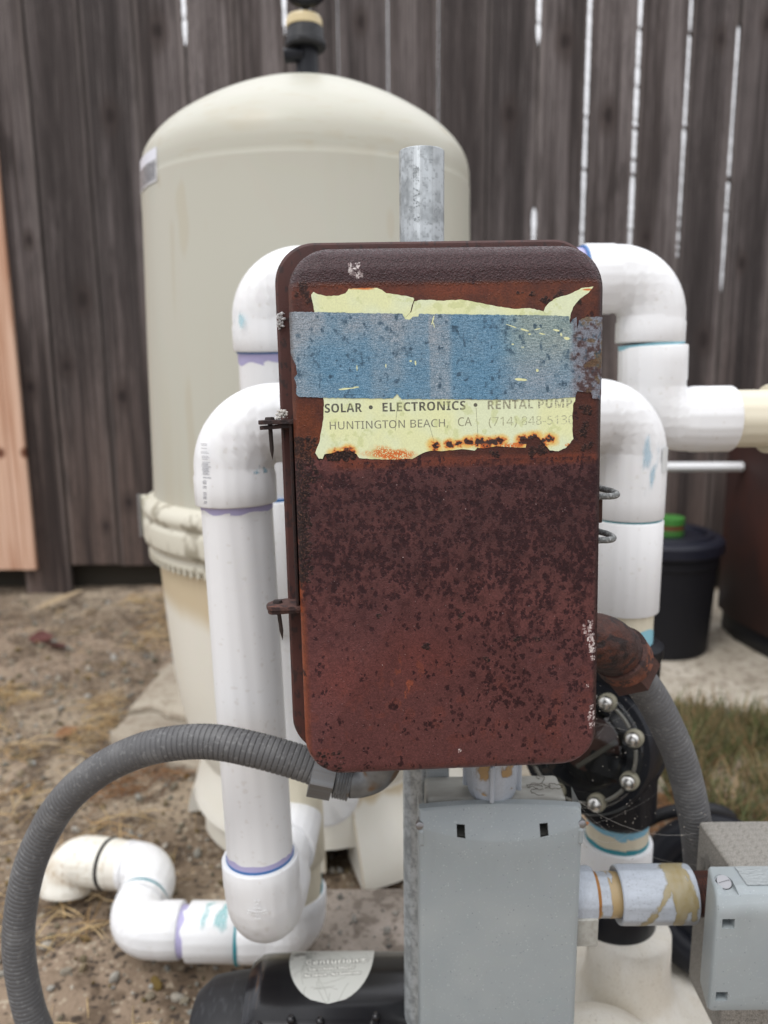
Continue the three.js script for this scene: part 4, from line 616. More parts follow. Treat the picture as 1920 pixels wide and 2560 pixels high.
{ // label
  const S = sheet(LABEL, 0.00028, holes.filter((h, i) => i % 3 === 0).map((h) => blob(...h))), PX = 8, w = Math.round((S.x1 - S.x0) * PX), h = Math.round((S.y1 - S.y0) * PX), cv = document.createElement('canvas'); cv.width = w; cv.height = h; const c = cv.getContext('2d');
  const X = (x) => (x - S.x0) * PX, Y = (y) => h - (y - S.y0) * PX;
  c.fillStyle = '#dde4bd'; c.fillRect(0, 0, w, h);
  const line = (s, x0, x1, y, cap, font, col, sw) => { c.save(); c.font = `${font} 100px sans-serif`; const W = c.measureText(s).width; c.translate(X(x0), Y(y)); c.scale((x1 - x0) * PX / W, cap * PX / 71.4); c.fillStyle = col; if (sw) { c.strokeStyle = col; c.lineWidth = sw; c.lineJoin = 'round'; c.strokeText(s, 0, 0); } else c.fillText(s, 0, 0); c.restore(); };
  line('SOLAR', -77.2, -53.5, 73.8, 5.4, 'bold', '#3d3c36'); line('ELECTRONICS', -41.4, 12, 73.7, 5.5, 'bold', '#4a4940');
  line('RENTAL PUMP', 25, 80, 73.6, 5.5, 'bold', '#8c8b74');
  line('HUNTINGTON BEACH,', -74.8, 1.2, 63.3, 4.9, 'normal', '#6b6a5c'); line('CA', 6.3, 15.6, 63.6, 5.4, 'normal', '#85846c'); line('(714) 848-5130', 26, 81.5, 63.2, 5.5, 'normal', '#a3a586');
  c.fillStyle = '#4a4940'; for (const [x, col] of [[-48, '#3d3c36'], [18, '#5c5b4e']]) { c.fillStyle = col; c.beginPath(); c.arc(X(x), Y(76.5), 1.25 * PX, 0, 7); c.fill(); }
  c.strokeStyle = '#5a5844'; c.lineWidth = 1.6; const crack = (P) => { c.beginPath(); P.forEach((p, i) => (i ? c.lineTo(X(p[0]), Y(p[1])) : c.moveTo(X(p[0]), Y(p[1])))); c.stroke(); };
  crack([[-31.7, 74], [-32.4, 68], [-33, 61.5]]); crack([[-11, 63.3], [-9.3, 57], [-8.2, 52]]); crack([[18.3, 75], [19, 64], [19.6, 54.4]]); crack([[60.9, 133.4], [62, 131.5]]); crack([[-22.3, 134], [-25, 131]]);
  const id = c.getImageData(0, 0, w, h), d = id.data, orange = [[-43, 47.5, 12], [-28, 45.5, 11], [-35, 46, 10], [-51.5, 149.2, 9.5], [36, 49.6, 8], [44, 51, 6], [88, 146, 4], [-62, 49.6, 5], [24, 50.5, 5], [77, 50, 3]];
  for (let j = 0; j < h; j++) for (let i = 0; i < w; i++) {
    const x = i / PX + S.x0, y = S.y1 - j / PX, o = (j * w + i) * 4, n = fbm(x / 6, y / 6 + 50, 4), f = fbm(x * 1.6, y * 1.6, 3), big = fbm(x / 22 + 8, y / 22, 3);
    let q = [d[o], d[o + 1], d[o + 2]]; const fade = sst(0.42, 0.62, fbm(x * 0.9, y * 2.2 + 7, 3)) * (0.25 + 0.5 * sst(10, 70, x)), bg = mc([218, 226, 190], [222, 226, 176], sst(0.35, 0.7, big));
    q = mc(q, bg, q[0] < 200 ? fade : 1); q = mc(q, [190, 198, 138], sst(0.62, 0.72, n) * 0.45);
    let e = 9; for (const [hx, hy, r, sy] of holes) e = Math.min(e, Math.hypot((x - hx) / 1.3, (y - hy) / Math.max(0.8, sy)) - r * 0.8); for (const [hx, hy, r] of [[55, 53.5, 3], [59, 51, 2.4], [48, 53.5, 2], [-63, 49, 2.2], [-70, 47.5, 2.2], [25, 51.6, 2.4], [30, 53, 1.6]]) e = Math.min(e, Math.hypot((x - hx) / 1.2, y - hy) - r);
    const ee = e + (fbm(x / 1.7 + 60, y / 1.4, 3) - 0.5) * 4.2; q = mc(q, [226, 168, 70], sst(4.4, 1.0, e + (n - 0.5) * 3) * 0.75); q = mc(q, [188, 84, 30], sst(2.0, 0.4, ee) * 0.85); q = mc(q, mc([40, 26, 24], [70, 44, 34], f), sst(0.75, 0.2, ee));
    for (const [ox, oy, r] of orange) { const k = sst(r, r * 0.25, Math.hypot(x - ox, (y - oy) * (oy > 100 ? 6 : 2.2)) + (n - 0.5) * r); q = mc(q, [200, 98, 36], k * sst(0.3, 0.52, oy > 100 ? 1 : f) * 0.9); }
    const k = 0.95 + 0.1 * f; for (let z = 0; z < 3; z++) d[o + z] = q[z] * k;
  }
  c.putImageData(id, 0, 0);
  const t = new THREE.CanvasTexture(cv); t.colorSpace = THREE.SRGBColorSpace;
  local('label', S.g, std({ map: t, roughness: 0.42 }), encl, 'torn pale yellow paper label with black lettering');
}
{ // masking tape
  const S = sheet(TAPE, 0.00062), w = 1200, h = Math.round(1200 * (S.y1 - S.y0) / (S.x1 - S.x0));
  const scr = [[-61, 88.5, 6, 0.6, 0.08], [-57, 89.2, 3, 0.6, 0], [-8.5, 128.5, 0.5, 3, -0.3], [-8, 127, 0.35, 3, 0.3], [41, 124.5, 5, 0.5, -0.35], [49, 122, 3.5, 0.6, -0.3], [57, 122.5, 3, 0.35, 0.2], [52, 119.5, 1.2, 0.8, 0], [60, 119.5, 2.4, 0.5, -0.2], [69, 121.5, 3, 0.7, -0.25], [72, 119, 0.7, 1.5, 0.3], [75.5, 116.5, 2, 0.9, -0.2], [41.5, 113.5, 1, 0.5, 0], [48, 111.5, 1.6, 0.3, 0], [47, 91.6, 4, 0.8, -0.12], [57, 97, 0.9, 1, 0.4], [-38, 102, 0.4, 1.2, 0], [-22.5, 104.5, 0.7, 0.5, 0], [-19.5, 103, 0.4, 1.4, 0.1], [-56, 101, 0.3, 2, 0]];
  const map = tex(w, h, (u, v) => {
    const x = mix(S.x0, S.x1, u), y = mix(S.y0, S.y1, v), a = fbm(x / 14 + 2, y / 14, 4), b = fbm(x / 4 + 9, y / 4 + 3, 4), wv = fbm(x * 3.2, y * 3.2, 2), hs = fbm(x * 0.5, y * 4, 2), st = fbm(x / 2.2 + 30, y / 3.2, 3);
    let grey = 0.12 + 0.55 * sst(-72, -98, x) + 0.5 * sst(105, 132, y) * sst(20, -40, x) * (0.5 + a) + 0.42 * sst(-12, -9.5, x + (b - 0.5) * 2) * sst(5, 0, x) + 0.45 * sst(30, 55, x) + sst(-50, -44, x) * sst(-22, -30, x) * 0.4 * a + (a - 0.5) * 0.5;
    grey += (wv - 0.5) * 0.9 + (hs - 0.5) * 0.3; let c = mc([84, 130, 160], [142, 150, 158], clamp(grey + 0.1)); c = mc(c, [142, 154, 138], sst(28, 50, x) * sst(82, 76, x) * sst(88, 125, y) * 0.55);
    { const bb = fbm(x / 2.6 + 19, y / 2.6 + 3, 4); c = mc(c, mc([118, 122, 132], [70, 50, 49], sst(0.46, 0.66, bb * 0.6 + a * 0.4)), sst(77, 82, x + (b - 0.5) * 4)); } c = mc(c, [96, 74, 46], sst(0.58, 0.7, fbm(x / 5 + 70, y / 5, 3)) * sst(80, 86, x) * 0.7);
    c = mc(c, [42, 66, 84], sst(0.56, 0.76, b * 0.5 + st * 0.5) * 0.75); c = mc(c, [60, 52, 50], sst(-93, -97.5, x + (b - 0.5) * 5) * 0.5);
    const k = 0.66 + 0.66 * wv + 0.16 * (hs - 0.5); c = [c[0] * k, c[1] * k, c[2] * k];
    for (const [sx, sy, rx, ry, an] of scr) { const dx = x - sx, dy = y - sy, p = dx * Math.cos(an) + dy * Math.sin(an), q = -dx * Math.sin(an) + dy * Math.cos(an), e = Math.hypot(p / rx, q / ry) + (b - 0.5) * 1.2; if (e < 1) c = mc(c, [222, 224, 172], sst(1, 0.75, e)); }
    return c;
  });
  const bump = tex(600, 176, (u, v) => { const h2 = 255 * (0.5 * fbm(u * 300, v * 88, 2) + 0.5 * fbm(u * 60, v * 90, 2)); return [h2, h2, h2]; }, false);
  local('tape', S.g, std({ map, bumpMap: bump, bumpScale: 0.0004, roughness: 0.75 }), encl, 'faded blue masking tape across the label');
}

// ---------------------------------------------------------------- steel post
{
  const X = 0.0305, Z = -0.605, t = thing('steel_post', 'galvanised steel pipe post standing behind the rusty box', 'post', [X, 0, Z]);
  const g = crease(sweep([V(X, 0.01, Z), V(X, 0.5, Z), V(X, 0.9068, Z), V(X, 0.9074, Z), V(X, 0.9074, Z), V(X, 0.86, Z)], [0.0167, 0.0167, 0.0167, 0.0162, 0.0142, 0.0142], 48, false), 0.7);
  part('pipe', g, M.galv, t);
  const ink = std({ map: tex(64, 256, (u, v) => { const r = Math.floor((1 - v) * 13), y = (1 - v) * 13 - r, on = [1, 2, 3, 5, 6, 7, 8, 10].includes(r), a = r === 2 || r === 3, s = a ? (u * 4 % 1 < 0.45) : Math.abs(y - 0.2 - u * 0.6 * (r % 2 ? 1 : -0.6) - (r % 2 ? 0 : 0.4)) < 0.14 || (r % 3 === 1 && Math.abs(y - 0.8) < 0.12); return [70, 78, 82, on && s && vn(u * 18, v * 70) > 0.42 ? 130 : 0]; }), transparent: true, roughness: 0.5 });
  inkPatch(V(X, 0, Z), 0.0169, -24, -8, 0.848, 0.899, ink, 'ink_print', t, 'worn vertical ink stamps');
  part('strap', box(X + 0.002, X + 0.021, 0.2, 0.47, Z + 0.0155, Z + 0.0195, 0.0006), M.galv, t, 'flat steel strap on the pipe');
}

// ---------------------------------------------------------------- grey weatherproof boxes
const paintF = (base, k) => (u, v) => { const a = fbm(u * 4, v * 4, 3, 4, 4), s = fbm(u * 110, v * 110, 2, 110, 110), d = hash(Math.floor(u * 300), Math.floor(v * 300)), e = hash(Math.floor(u * 300) + 7, Math.floor(v * 300) + 3); const g2 = fbm(u * 9 + 3, v * 3, 4, 9, 3); let c = mc(base, [base[0] - 12, base[1] - 10, base[2] - 8], a); c = mc(c, [base[0] - 22, base[1] - 22, base[2] - 24], sst(0.6, 0.85, g2) * 0.15); c = mc(c, [226, 230, 230], (d > 0.9991 ? 0.6 : 0) * k + sst(0.84, 0.9, s) * 0.35 * k); c = mc(c, [50, 52, 52], e > 0.9985 ? 0.7 * k : 0); return c; };
M.greyCover = phy({ map: tex(1024, 1024, paintF([154, 160, 161], 1)), roughness: 0.4, specularIntensity: 0.8 }); M.greyCover.map.repeat.set(7, 7);
M.greyBody = std({ map: tex(512, 512, (u, v) => { const a = fbm(u * 7, v * 7, 5, 7, 7); return mc([172, 172, 166], [140, 138, 130], a); }), roughness: 0.55 });
M.greyPVC = phy({ map: tex(512, 512, (u, v) => { const a = fbm(u * 9, v * 9, 4, 9, 9), s = fbm(u * 60, v * 60, 2, 60, 60); let c = mc([176, 183, 192], [160, 166, 174], a); return mc(c, [70, 70, 72], sst(0.76, 0.84, s) * 0.6); }), roughness: 0.4 });
M.greyPVC.map.repeat.set(8, 8);
M.glue = phy({ map: tex(256, 256, (u, v) => { const n = fbm(u * 10, v * 10, 4, 10, 10); return mc([186, 168, 122], [140, 108, 60], n); }), roughness: 0.3 });
M.glue.map.repeat.set(20, 20);
{
  const t = thing('outlet_cover_box', 'tall grey weatherproof outlet box directly under the rusty box', 'electrical box', [0.086, 0.2, -0.56]);
  const xL = 0.0243, xR = 0.1480, zf = -0.528, cx = 0.086, arc = (x) => 0.4098 - 0.0115 * (1 - ((x - cx) / 0.062) ** 2);
  const sx = [[0.0526, 0.0589], [0.1156, 0.1218]], cols = [[xL, -0.034], [xL, -0.0035], [xL + 0.001, -0.001], [xL + 0.0035, 0]];
  for (const x of [0.034, 0.043, ...sx[0], 0.068, 0.077, 0.086, 0.095, 0.105, ...sx[1], 0.129, 0.137]) cols.push([x, 0]);
  cols.push([xR - 0.0035, 0], [xR - 0.001, -0.001], [xR, -0.0035], [xR, -0.034]);
  const rows = []; for (let k = 0; k <= 16; k++) rows.push(['p', k / 16]); rows.push(['f', 0.0], ['f', 0.43], ['f', 0.8], ['f', 0.93], ['t', 0], ['t', 0.3], ['t', 1]);
  const P = (r, c) => { const [x, dz] = cols[c], [k, s] = rows[r], a = arc(x); let y, z; const bul = 0.0022 * (1 - ((x - cx) / 0.062) ** 2); if (k === 'p') { y = mix(0.19, a - 0.0004, s); z = zf + bul; } else if (k === 'f') { y = mix(a + 0.0004, 0.4203, s); z = zf + bul * (1 - s) - (y - a) * 0.5 ; } else { y = mix(0.4209, 0.4212, s); z = zf - (0.4209 - a) * 0.5 - 0.001 - 0.006 * s; } return [x, y, z + (k === 't' ? 0 : dz)]; };
  const pos = [], uv = [], idx = [], nc = cols.length; rows.forEach((_, r) => cols.forEach((_, c) => { const p = P(r, c); pos.push(...p); uv.push(p[0] + p[2], p[1] - p[2]); }));
  const slotCol = (c) => sx.some(([a, b]) => cols[c][0] >= a - 1e-6 && cols[c + 1][0] <= b + 1e-6);
  for (let r = 0; r < rows.length - 1; r++) for (let c = 0; c < nc - 1; c++) { if (rows[r][0] === 'f' && rows[r][1] === 0 && slotCol(c)) continue; const a = r * nc + c, b = a + 1, d = a + nc, e = d + 1; idx.push(a, b, d, b, e, d); }
  const g = new THREE.BufferGeometry(); g.setAttribute('position', new THREE.Float32BufferAttribute(pos, 3)); g.setAttribute('uv', new THREE.Float32BufferAttribute(uv, 2)); g.setIndex(idx);
  const cover = part('cover', crease(g, 0.35), M.greyCover, t, 'smooth grey flap cover');
  for (const [a, b] of sx) { const y0 = arc((a + b) / 2), y1 = mix(y0, 0.4203, 0.43), w = 0.001; // pocket behind each slot
    const q = [new THREE.BoxGeometry(b - a + 2 * w, y1 - y0 + 2 * w, w).translate((a + b) / 2, (y0 + y1) / 2, zf - 0.0155), new THREE.BoxGeometry(w, y1 - y0, 0.012).translate(a - w / 2, (y0 + y1) / 2, zf - 0.0095), new THREE.BoxGeometry(w, y1 - y0, 0.012).translate(b + w / 2, (y0 + y1) / 2, zf - 0.0095), new THREE.BoxGeometry(b - a, w, 0.012).translate((a + b) / 2, y1 + w / 2, zf - 0.0105), new THREE.BoxGeometry(b - a, w, 0.012).translate((a + b) / 2, y0 - w / 2 - 0.0002, zf - 0.0085)];
    part('slot', mergeGeometries(q), std({ color: lin(0.09, 0.09, 0.08), roughness: 0.7 }), t, undefined, cover); }
  for (const [x, s] of [[xL + 0.0012, -1], [xR - 0.0012, 1]]) {
    part('screw', crease(sweep([V(x, 0.4095, zf - 0.012), V(x + s * 0.0006, 0.4095, zf - 0.004), V(x + s * 0.0008, 0.4097, zf - 0.001), V(x + s * 0.0009, 0.4098, zf + 0.0006)], [0.0022, 0.0036, 0.0032, 0.0001], 20), 0.6), M.steel, t);
    const n = new THREE.CapsuleGeometry(0.0026, 0.009, 4, 12); n.translate(x - s * 0.0006, 0.4005, zf - 0.0016); part('screw_notch', n, M.greyCover, t, undefined, cover);
  }
  part('body', box(0.031, 0.141, 0.19, 0.4185, -0.588, -0.552, 0.004), M.greyBody, t, 'duller grey box body');
}
{ // fitting between the rusty box and the outlet box
  const X = 0.0835, Z = -0.562, t = thing('conduit_fitting', 'short grey plastic conduit fitting with brown glue between the two boxes', 'conduit fitting', [X, 0.418, Z]);
  const body = part('body', crease(lathe([[0, 0.4185], [0.0175, 0.4185], [0.019, 0.422], [0.0202, 0.428], [0.0206, 0.436], [0.0206, 0.498], [0, 0.5]], X, 0, Z, 48), 0.6), M.greyPVC, t);
  for (let k = 0; k < 4; k++) { const a = rad(-8 + k * 88), r = new RoundedBoxGeometry(0.0036, 0.03, 0.004, 2, 0.0014); r.translate(0, 0.4365, 0.0212); r.rotateY(a); part('rib', r.translate(X, 0, Z), M.greyPVC, t, undefined, body); }
  const gl = (a0, a1, y0, y1, ph) => { const q = inkPatch(V(X, 0, Z), 0.021, a0, a1, y0, y1, std({ map: tex(64, 64, (u, v) => [164, 134, 90, 255 * 0.8 * sst(0.38, 0.62, fbm(u * 3 + ph, v * 3 + ph, 4) - 0.25 * (1 - v) + 0.1 - 0.9 * Math.pow(Math.abs(u - 0.5) * 2, 6))]), transparent: true, roughness: 0.35 }), 'glue_stain', t); return q; };
  gl(-58, -6, 0.426, 0.452, 3); gl(2, 60, 0.430, 0.452, 8);
}
const horiz = (x0, prof, y, z) => { const g = lathe(prof.map(([r, x]) => [r, x]), 0, 0, 0, 48); g.rotateZ(-Math.PI / 2); g.translate(x0, y, z); return crease(g, 0.55); };
{ // nipple and coupling to the right-hand box
  const y = 0.3268, z = -0.56, t = thing('conduit_coupling', 'grey plastic conduit coupling with tan glue runs between the two grey boxes', 'conduit fitting', [0.2, 0.3, z]);
  part('adapter', horiz(0.142, [[0, 0], [0.0215, 0], [0.0222, 0.002], [0.0222, 0.022], [0.021, 0.0245], [0, 0.0245]], y, z), M.greyPVC, t);
  const tab = box(0.1485, 0.166, 0.298, 0.3225, z + 0.0195, z + 0.0235, 0.0015); part('hex_flat', tab, M.greyBody, t);
  part('pipe', horiz(0.16, [[0, 0], [0.0172, 0], [0.0172, 0.032], [0, 0.032]], y, z), M.greyPVC, t);
  part('glue_stain', horiz(0.1664, [[0.0173, 0], [0.0186, 0.0004], [0.0176, 0.0032], [0.0173, 0.0035]], y, z), std({ color: lin(0.32, 0.14, 0.03), roughness: 0.4 }), t);
  const gp = std({ map: tex(256, 256, (u, v) => { const e = v, f = fbm(u * 6, v * 5 + 3, 4, 6, 0); return [170, 148, 108, 255 * 0.92 * sst(0.44, 0.52, f + 0.34 * (e - 0.35))]; }), transparent: true, roughness: 0.35 });
  const glueSleeve = (x0, x1, r, m) => { const pos = [], uv = [], idx = [], n = 48; for (let k = 0; k <= n; k++) for (const x of [x0, x1]) { const a = (k / n) * Math.PI * 2; pos.push(x, y + r * Math.cos(a), z + r * Math.sin(a)); uv.push(k / n, x === x0 ? 0 : 1); } for (let k = 0; k < n; k++) { const a = k * 2; idx.push(a, a + 2, a + 1, a + 1, a + 2, a + 3); } const g = new THREE.BufferGeometry(); g.setAttribute('position', new THREE.Float32BufferAttribute(pos, 3)); g.setAttribute('uv', new THREE.Float32BufferAttribute(uv, 2)); g.setIndex(idx); g.computeVertexNormals(); return part('glue_stain', g, m, t); };
  glueSleeve(0.1695, 0.187, 0.0174, gp);
  part('coupling', horiz(0.1858, [[0, 0.004], [0.018, 0.003], [0.0205, 0.0005], [0.0216, 0], [0.0226, 0.001], [0.0228, 0.004], [0.0228, 0.058], [0.0222, 0.0605], [0.020, 0.0617], [0, 0.0617]], y, z), M.greyPVC, t);
  const segD = (u, v, x0, y0, x1, y1) => { const dx = x1 - x0, dy = y1 - y0, q = clamp(((u - x0) * dx + (v - y0) * dy) / (dx * dx + dy * dy)); return Math.hypot(u - x0 - dx * q, (v - y0 - dy * q) * 0.55); };
  const gp2 = std({ map: tex(384, 256, (u, v) => { const f = fbm(u * 14 + 1, v * 7 + 9, 4, 14, 0) - 0.5, n = fbm(u * 26, v * 20, 3, 26, 0), d = Math.min(segD(u, v, 0.10, 0.62, 0.42, 0.12) - 0.022, segD(u, v, 0.06, 0.75, 0.16, 0.80) - 0.10, segD(u, v, 0.0, 0.9, 0.3, 0.95) - 0.03, segD(u, v, 0.16, 0.78, 0.33, 0.74) - 0.05, segD(u, v, 1.0, 0.75, 0.9, 0.8) - 0.1) + f * 0.10; return [184 - 44 * n, 170 - 46 * n, 130 - 50 * n, 255 * (0.75 * sst(0.012, -0.018, d) * (0.7 + 0.5 * n))]; }), transparent: true, roughness: 0.4 });
  glueSleeve(0.191, 0.2448, 0.02298, gp2);
  const th = []; for (let k = 0; k < 9; k++) th.push([0.0158, k * 0.0022], [0.0172, k * 0.0022 + 0.0009], [0.0172, k * 0.0022 + 0.0012], [0.0158, k * 0.0022 + 0.0022]);
  part('threaded_end', horiz(0.247, [[0, 0], ...th, [0, 0.020]], y, z), M.rust, t, 'rusty threads');
}
{ // right-hand box: galvanised back box and grey cover with slots
  const t = thing('right_outlet_box', 'rough galvanised metal box with a grey slotted cover at the right edge', 'electrical box', [0.33, 0.22, -0.53]);
  const zinc = std({ map: tex(512, 512, (u, v) => { const a = fbm(u * 70, v * 70, 3, 70, 70), b = fbm(u * 8, v * 8, 4, 8, 8); let c = mc([106, 103, 98], [168, 164, 156], sst(0.36, 0.62, a)); return mc(c, [92, 88, 80], sst(0.55, 0.75, b) * 0.5); }), roughness: 0.75, bumpMap: concBump, bumpScale: 0.0008 });
  zinc.map.repeat.set(9, 9);
  part('metal_box', box(0.2658, 0.43, 0.215, 0.3686, -0.597, -0.531, 0.003, 3), zinc, t, 'rough grey galvanised box');
  for (const [yy, zz] of [[0.346, -0.575], [0.338, -0.583]]) { const k = new THREE.CylinderGeometry(0.005, 0.005, 0.001, 20); k.rotateZ(Math.PI / 2); k.translate(0.2656, yy, zz); part('knockout', k, zinc, t); }
  const s = new THREE.Shape([[0.531, 0.2715], [0.504, 0.271], [0.499, 0.2745], [0.4970, 0.282], [0.4962, 0.32], [0.4968, 0.356], [0.4985, 0.363], [0.5025, 0.3685], [0.509, 0.3712], [0.531, 0.3717]].map(([z, y]) => new THREE.Vector2(z, y)));
  let g = new THREE.ExtrudeGeometry(s, { depth: 0.162, bevelEnabled: true, bevelThickness: 0.003, bevelSize: 0.003, bevelOffset: -0.003, bevelSegments: 4 });
  g.rotateY(Math.PI / 2); g.translate(0.2425, 0, 0); { const q = g.attributes.position; for (let i = 0; i < q.count; i++) if (q.getX(i) < 0.26) q.setX(i, q.getX(i) + 0.006 * clamp((-q.getZ(i) - 0.5) / 0.03)); }; // shape x (= distance) now runs along -z
  const ev = new Evaluator(); ev.attributes = ['position', 'normal', 'uv']; ev.useGroups = false;
  let b = new Brush(g); b.updateMatrixWorld();
  const cut = (geo, x, y, z) => { const c = new Brush(geo); c.position.set(x, y, z); c.updateMatrixWorld(); b = ev.evaluate(b, c, SUBTRACTION); };
  cut(new THREE.BoxGeometry(0.0092, 0.0080, 0.02), 0.2482, 0.3495, -0.498); cut(new THREE.BoxGeometry(0.0088, 0.0076, 0.02), 0.2476, 0.2885, -0.498);
  const notch = new THREE.CylinderGeometry(0.0064, 0.0064, 0.012, 28); notch.rotateX(rad(28)); cut(notch, 0.2512, 0.3735, -0.5135);
  cut(new THREE.BoxGeometry(0.010, 0.008, 0.020), 0.2522, 0.3722, -0.5035);
  const top = phy({ map: M.greyCover.map, roughness: 0.4 });
  const gg = b.geometry.clone(); const p = gg.attributes.position, u = gg.attributes.uv; for (let i = 0; i < p.count; i++) u.setXY(i, p.getX(i) + p.getZ(i), p.getY(i) - p.getZ(i));
  const cover = part('cover', crease(gg.index ? gg.toNonIndexed() : gg, 0.45), M.greyCover, t, 'grey cover with two small slots');
  const wr = std({ color: lin(0.30, 0.325, 0.33), roughness: 0.4, bumpMap: tex(256, 256, (u2, v2) => { const h = 255 * Math.abs(2 * fbm(u2 * 14, v2 * 22, 3, 14, 22) - 1); return [h, h, h]; }, false), bumpScale: 0.0007 }); wr.bumpMap.repeat.set(2.5, 0.4);
  const strip = new THREE.PlaneGeometry(0.14, 0.021, 1, 1); strip.rotateX(rad(-88)); strip.translate(0.336, 0.3722, -0.5195); part('wrinkled_edge', strip, wr, t, undefined, cover);
  const hd = new THREE.CylinderGeometry(0.0052, 0.0055, 0.0034, 28), sl = new RoundedBoxGeometry(0.0088, 0.0012, 0.0012, 1, 0.0003);
  let hb = new Brush(hd); hb.updateMatrixWorld(); const sb = new Brush(sl); sb.position.set(0, 0.0016, 0); sb.rotation.y = 0.25; sb.updateMatrixWorld(); const hg = ev.evaluate(hb, sb, SUBTRACTION).geometry; hg.rotateX(rad(28)); hg.translate(0.2512, 0.3695, -0.5150);
  part('screw', hg, M.steel, t, 'slotted screw head');
}

// ---------------------------------------------------------------- flexible conduits
function flexGeo(list, r, n, ribs = 0.0042, depth = 0.085) {
  const P = spline(list, n), L = P.reduce((s, p, i) => s + (i ? p.distanceTo(P[i - 1]) : 0), 0);
  return sweep(P, r, 28, true, (a, s) => { const q = ((s / ribs + a / (Math.PI * 2)) % 1 + 1) % 1; return -depth * (q < 0.22 ? 1 - Math.abs(q - 0.11) / 0.11 : 0) + 0.012 * (vn(s * 90, a) - 0.5); });
}
function hexNut(c, d, r, l, m, nm, t, lb) { const g = new THREE.CylinderGeometry(r, r * 0.97, l, 6, 1); const q = new THREE.Quaternion().setFromUnitVectors(UP, d.clone().normalize()); g.applyQuaternion(q); g.translate(c.x, c.y, c.z); return part(nm, crease(g.toNonIndexed ? g.toNonIndexed() : g, 0.3), m, t, lb); }
{
  const t = thing('left_flexible_conduit', 'thick grey ribbed hose arching down to the left from under the box', 'conduit', [-0.32, 0.02, -0.6]);
  const pts = [[-0.046, 0.4385, -0.5575], [-0.0591, 0.4440, -0.558], [-0.1035, 0.4575, -0.56], [-0.1408, 0.4622, -0.565], [-0.1792, 0.4571, -0.57], [-0.2125, 0.4432, -0.578], [-0.2434, 0.4227, -0.586], [-0.272, 0.3952, -0.594], [-0.2952, 0.3614, -0.6], [-0.3115, 0.3261, -0.6], [-0.3225, 0.2856, -0.6], [-0.3274, 0.251, -0.6], [-0.3271, 0.2157, -0.6], [-0.3209, 0.1709, -0.6], [-0.305, 0.12, -0.605], [-0.27, 0.07, -0.615], [-0.22, 0.05, -0.63]];
  part('hose', flexGeo(pts, 0.0137, 1500), M.flex, t);
  const d = V(-1, 0.26, 0), c = V(-0.0500, 0.4380, -0.558);
  hexNut(c, d, 0.0196, 0.0180, M.castGrey, 'connector_nut', t, 'grey metal six-sided nut');
  const th = []; for (let k = 0; k < 6; k++) { const p = V(-0.0405 + k * 0.0021, 0.4353 - k * 0.0005, -0.558); th.push([p, 0.0158], [p.clone().add(V(0.0009, -0.0002, 0)), 0.0168], [p.clone().add(V(0.0014, -0.0003, 0)), 0.0158]); }
  part('threads', crease(sweep(th.map((q) => q[0]), th.map((q) => q[1]), 28), 0.5), M.castGrey, t);
  part('elbow', sweep(spline([[-0.030, 0.4330, -0.558], [-0.020, 0.4335, -0.558], [-0.010, 0.4385, -0.558], [-0.0035, 0.451, -0.557], [-0.002, 0.49, -0.556]], 30), Array.from({ length: 31 }, (_, i) => mix(0.0146, 0.0168, sst(4, 18, i))), 28), M.castGrey, t, 'grey cast elbow up into the box');
}
{
  const t = thing('right_flexible_conduit', 'thick grey ribbed hose curving down on the right from a rusty connector', 'conduit', [0.28, 0.1, -0.66]);
  const pts = [[0.194, 0.5145, -0.583], [0.2052, 0.501, -0.592], [0.223, 0.4761, -0.6], [0.2372, 0.4503, -0.605], [0.2497, 0.425, -0.61], [0.261, 0.3951, -0.615], [0.2705, 0.3643, -0.62], [0.2784, 0.3326, -0.625], [0.2855, 0.3, -0.633], [0.294, 0.2704, -0.645], [0.312, 0.225, -0.66], [0.335, 0.17, -0.67], [0.36, 0.12, -0.68]];
  part('hose', flexGeo(pts, 0.0140, 1200), M.flex, t);
  const d = V(0.0145, -0.018, -0.010).normalize();
  part('elbow', crease(sweep(spline([[0.13, 0.552, -0.542], [0.148, 0.5515, -0.545], [0.165, 0.546, -0.553], [0.178, 0.5345, -0.566], [0.186, 0.526, -0.574]], 30), Array.from({ length: 31 }, (_, i) => (i < 24 ? 0.0202 : i < 25 ? 0.0212 : 0.0195)), 32), 0.6), M.rustDark, t, 'dark rusty elbow out of the box');
  part('collar', crease(sweep([V(0.181, 0.5325, -0.568), V(0.1812, 0.5322, -0.5682), V(0.189, 0.5215, -0.576), V(0.1892, 0.5212, -0.5762)], [0.016, 0.0226, 0.0226, 0.016], 32), 0.6), M.rust, t);
  hexNut(V(0.1935, 0.5150, -0.583), d, 0.0238, 0.018, M.rust, 'connector_nut', t, 'rusty six-sided nut');
}

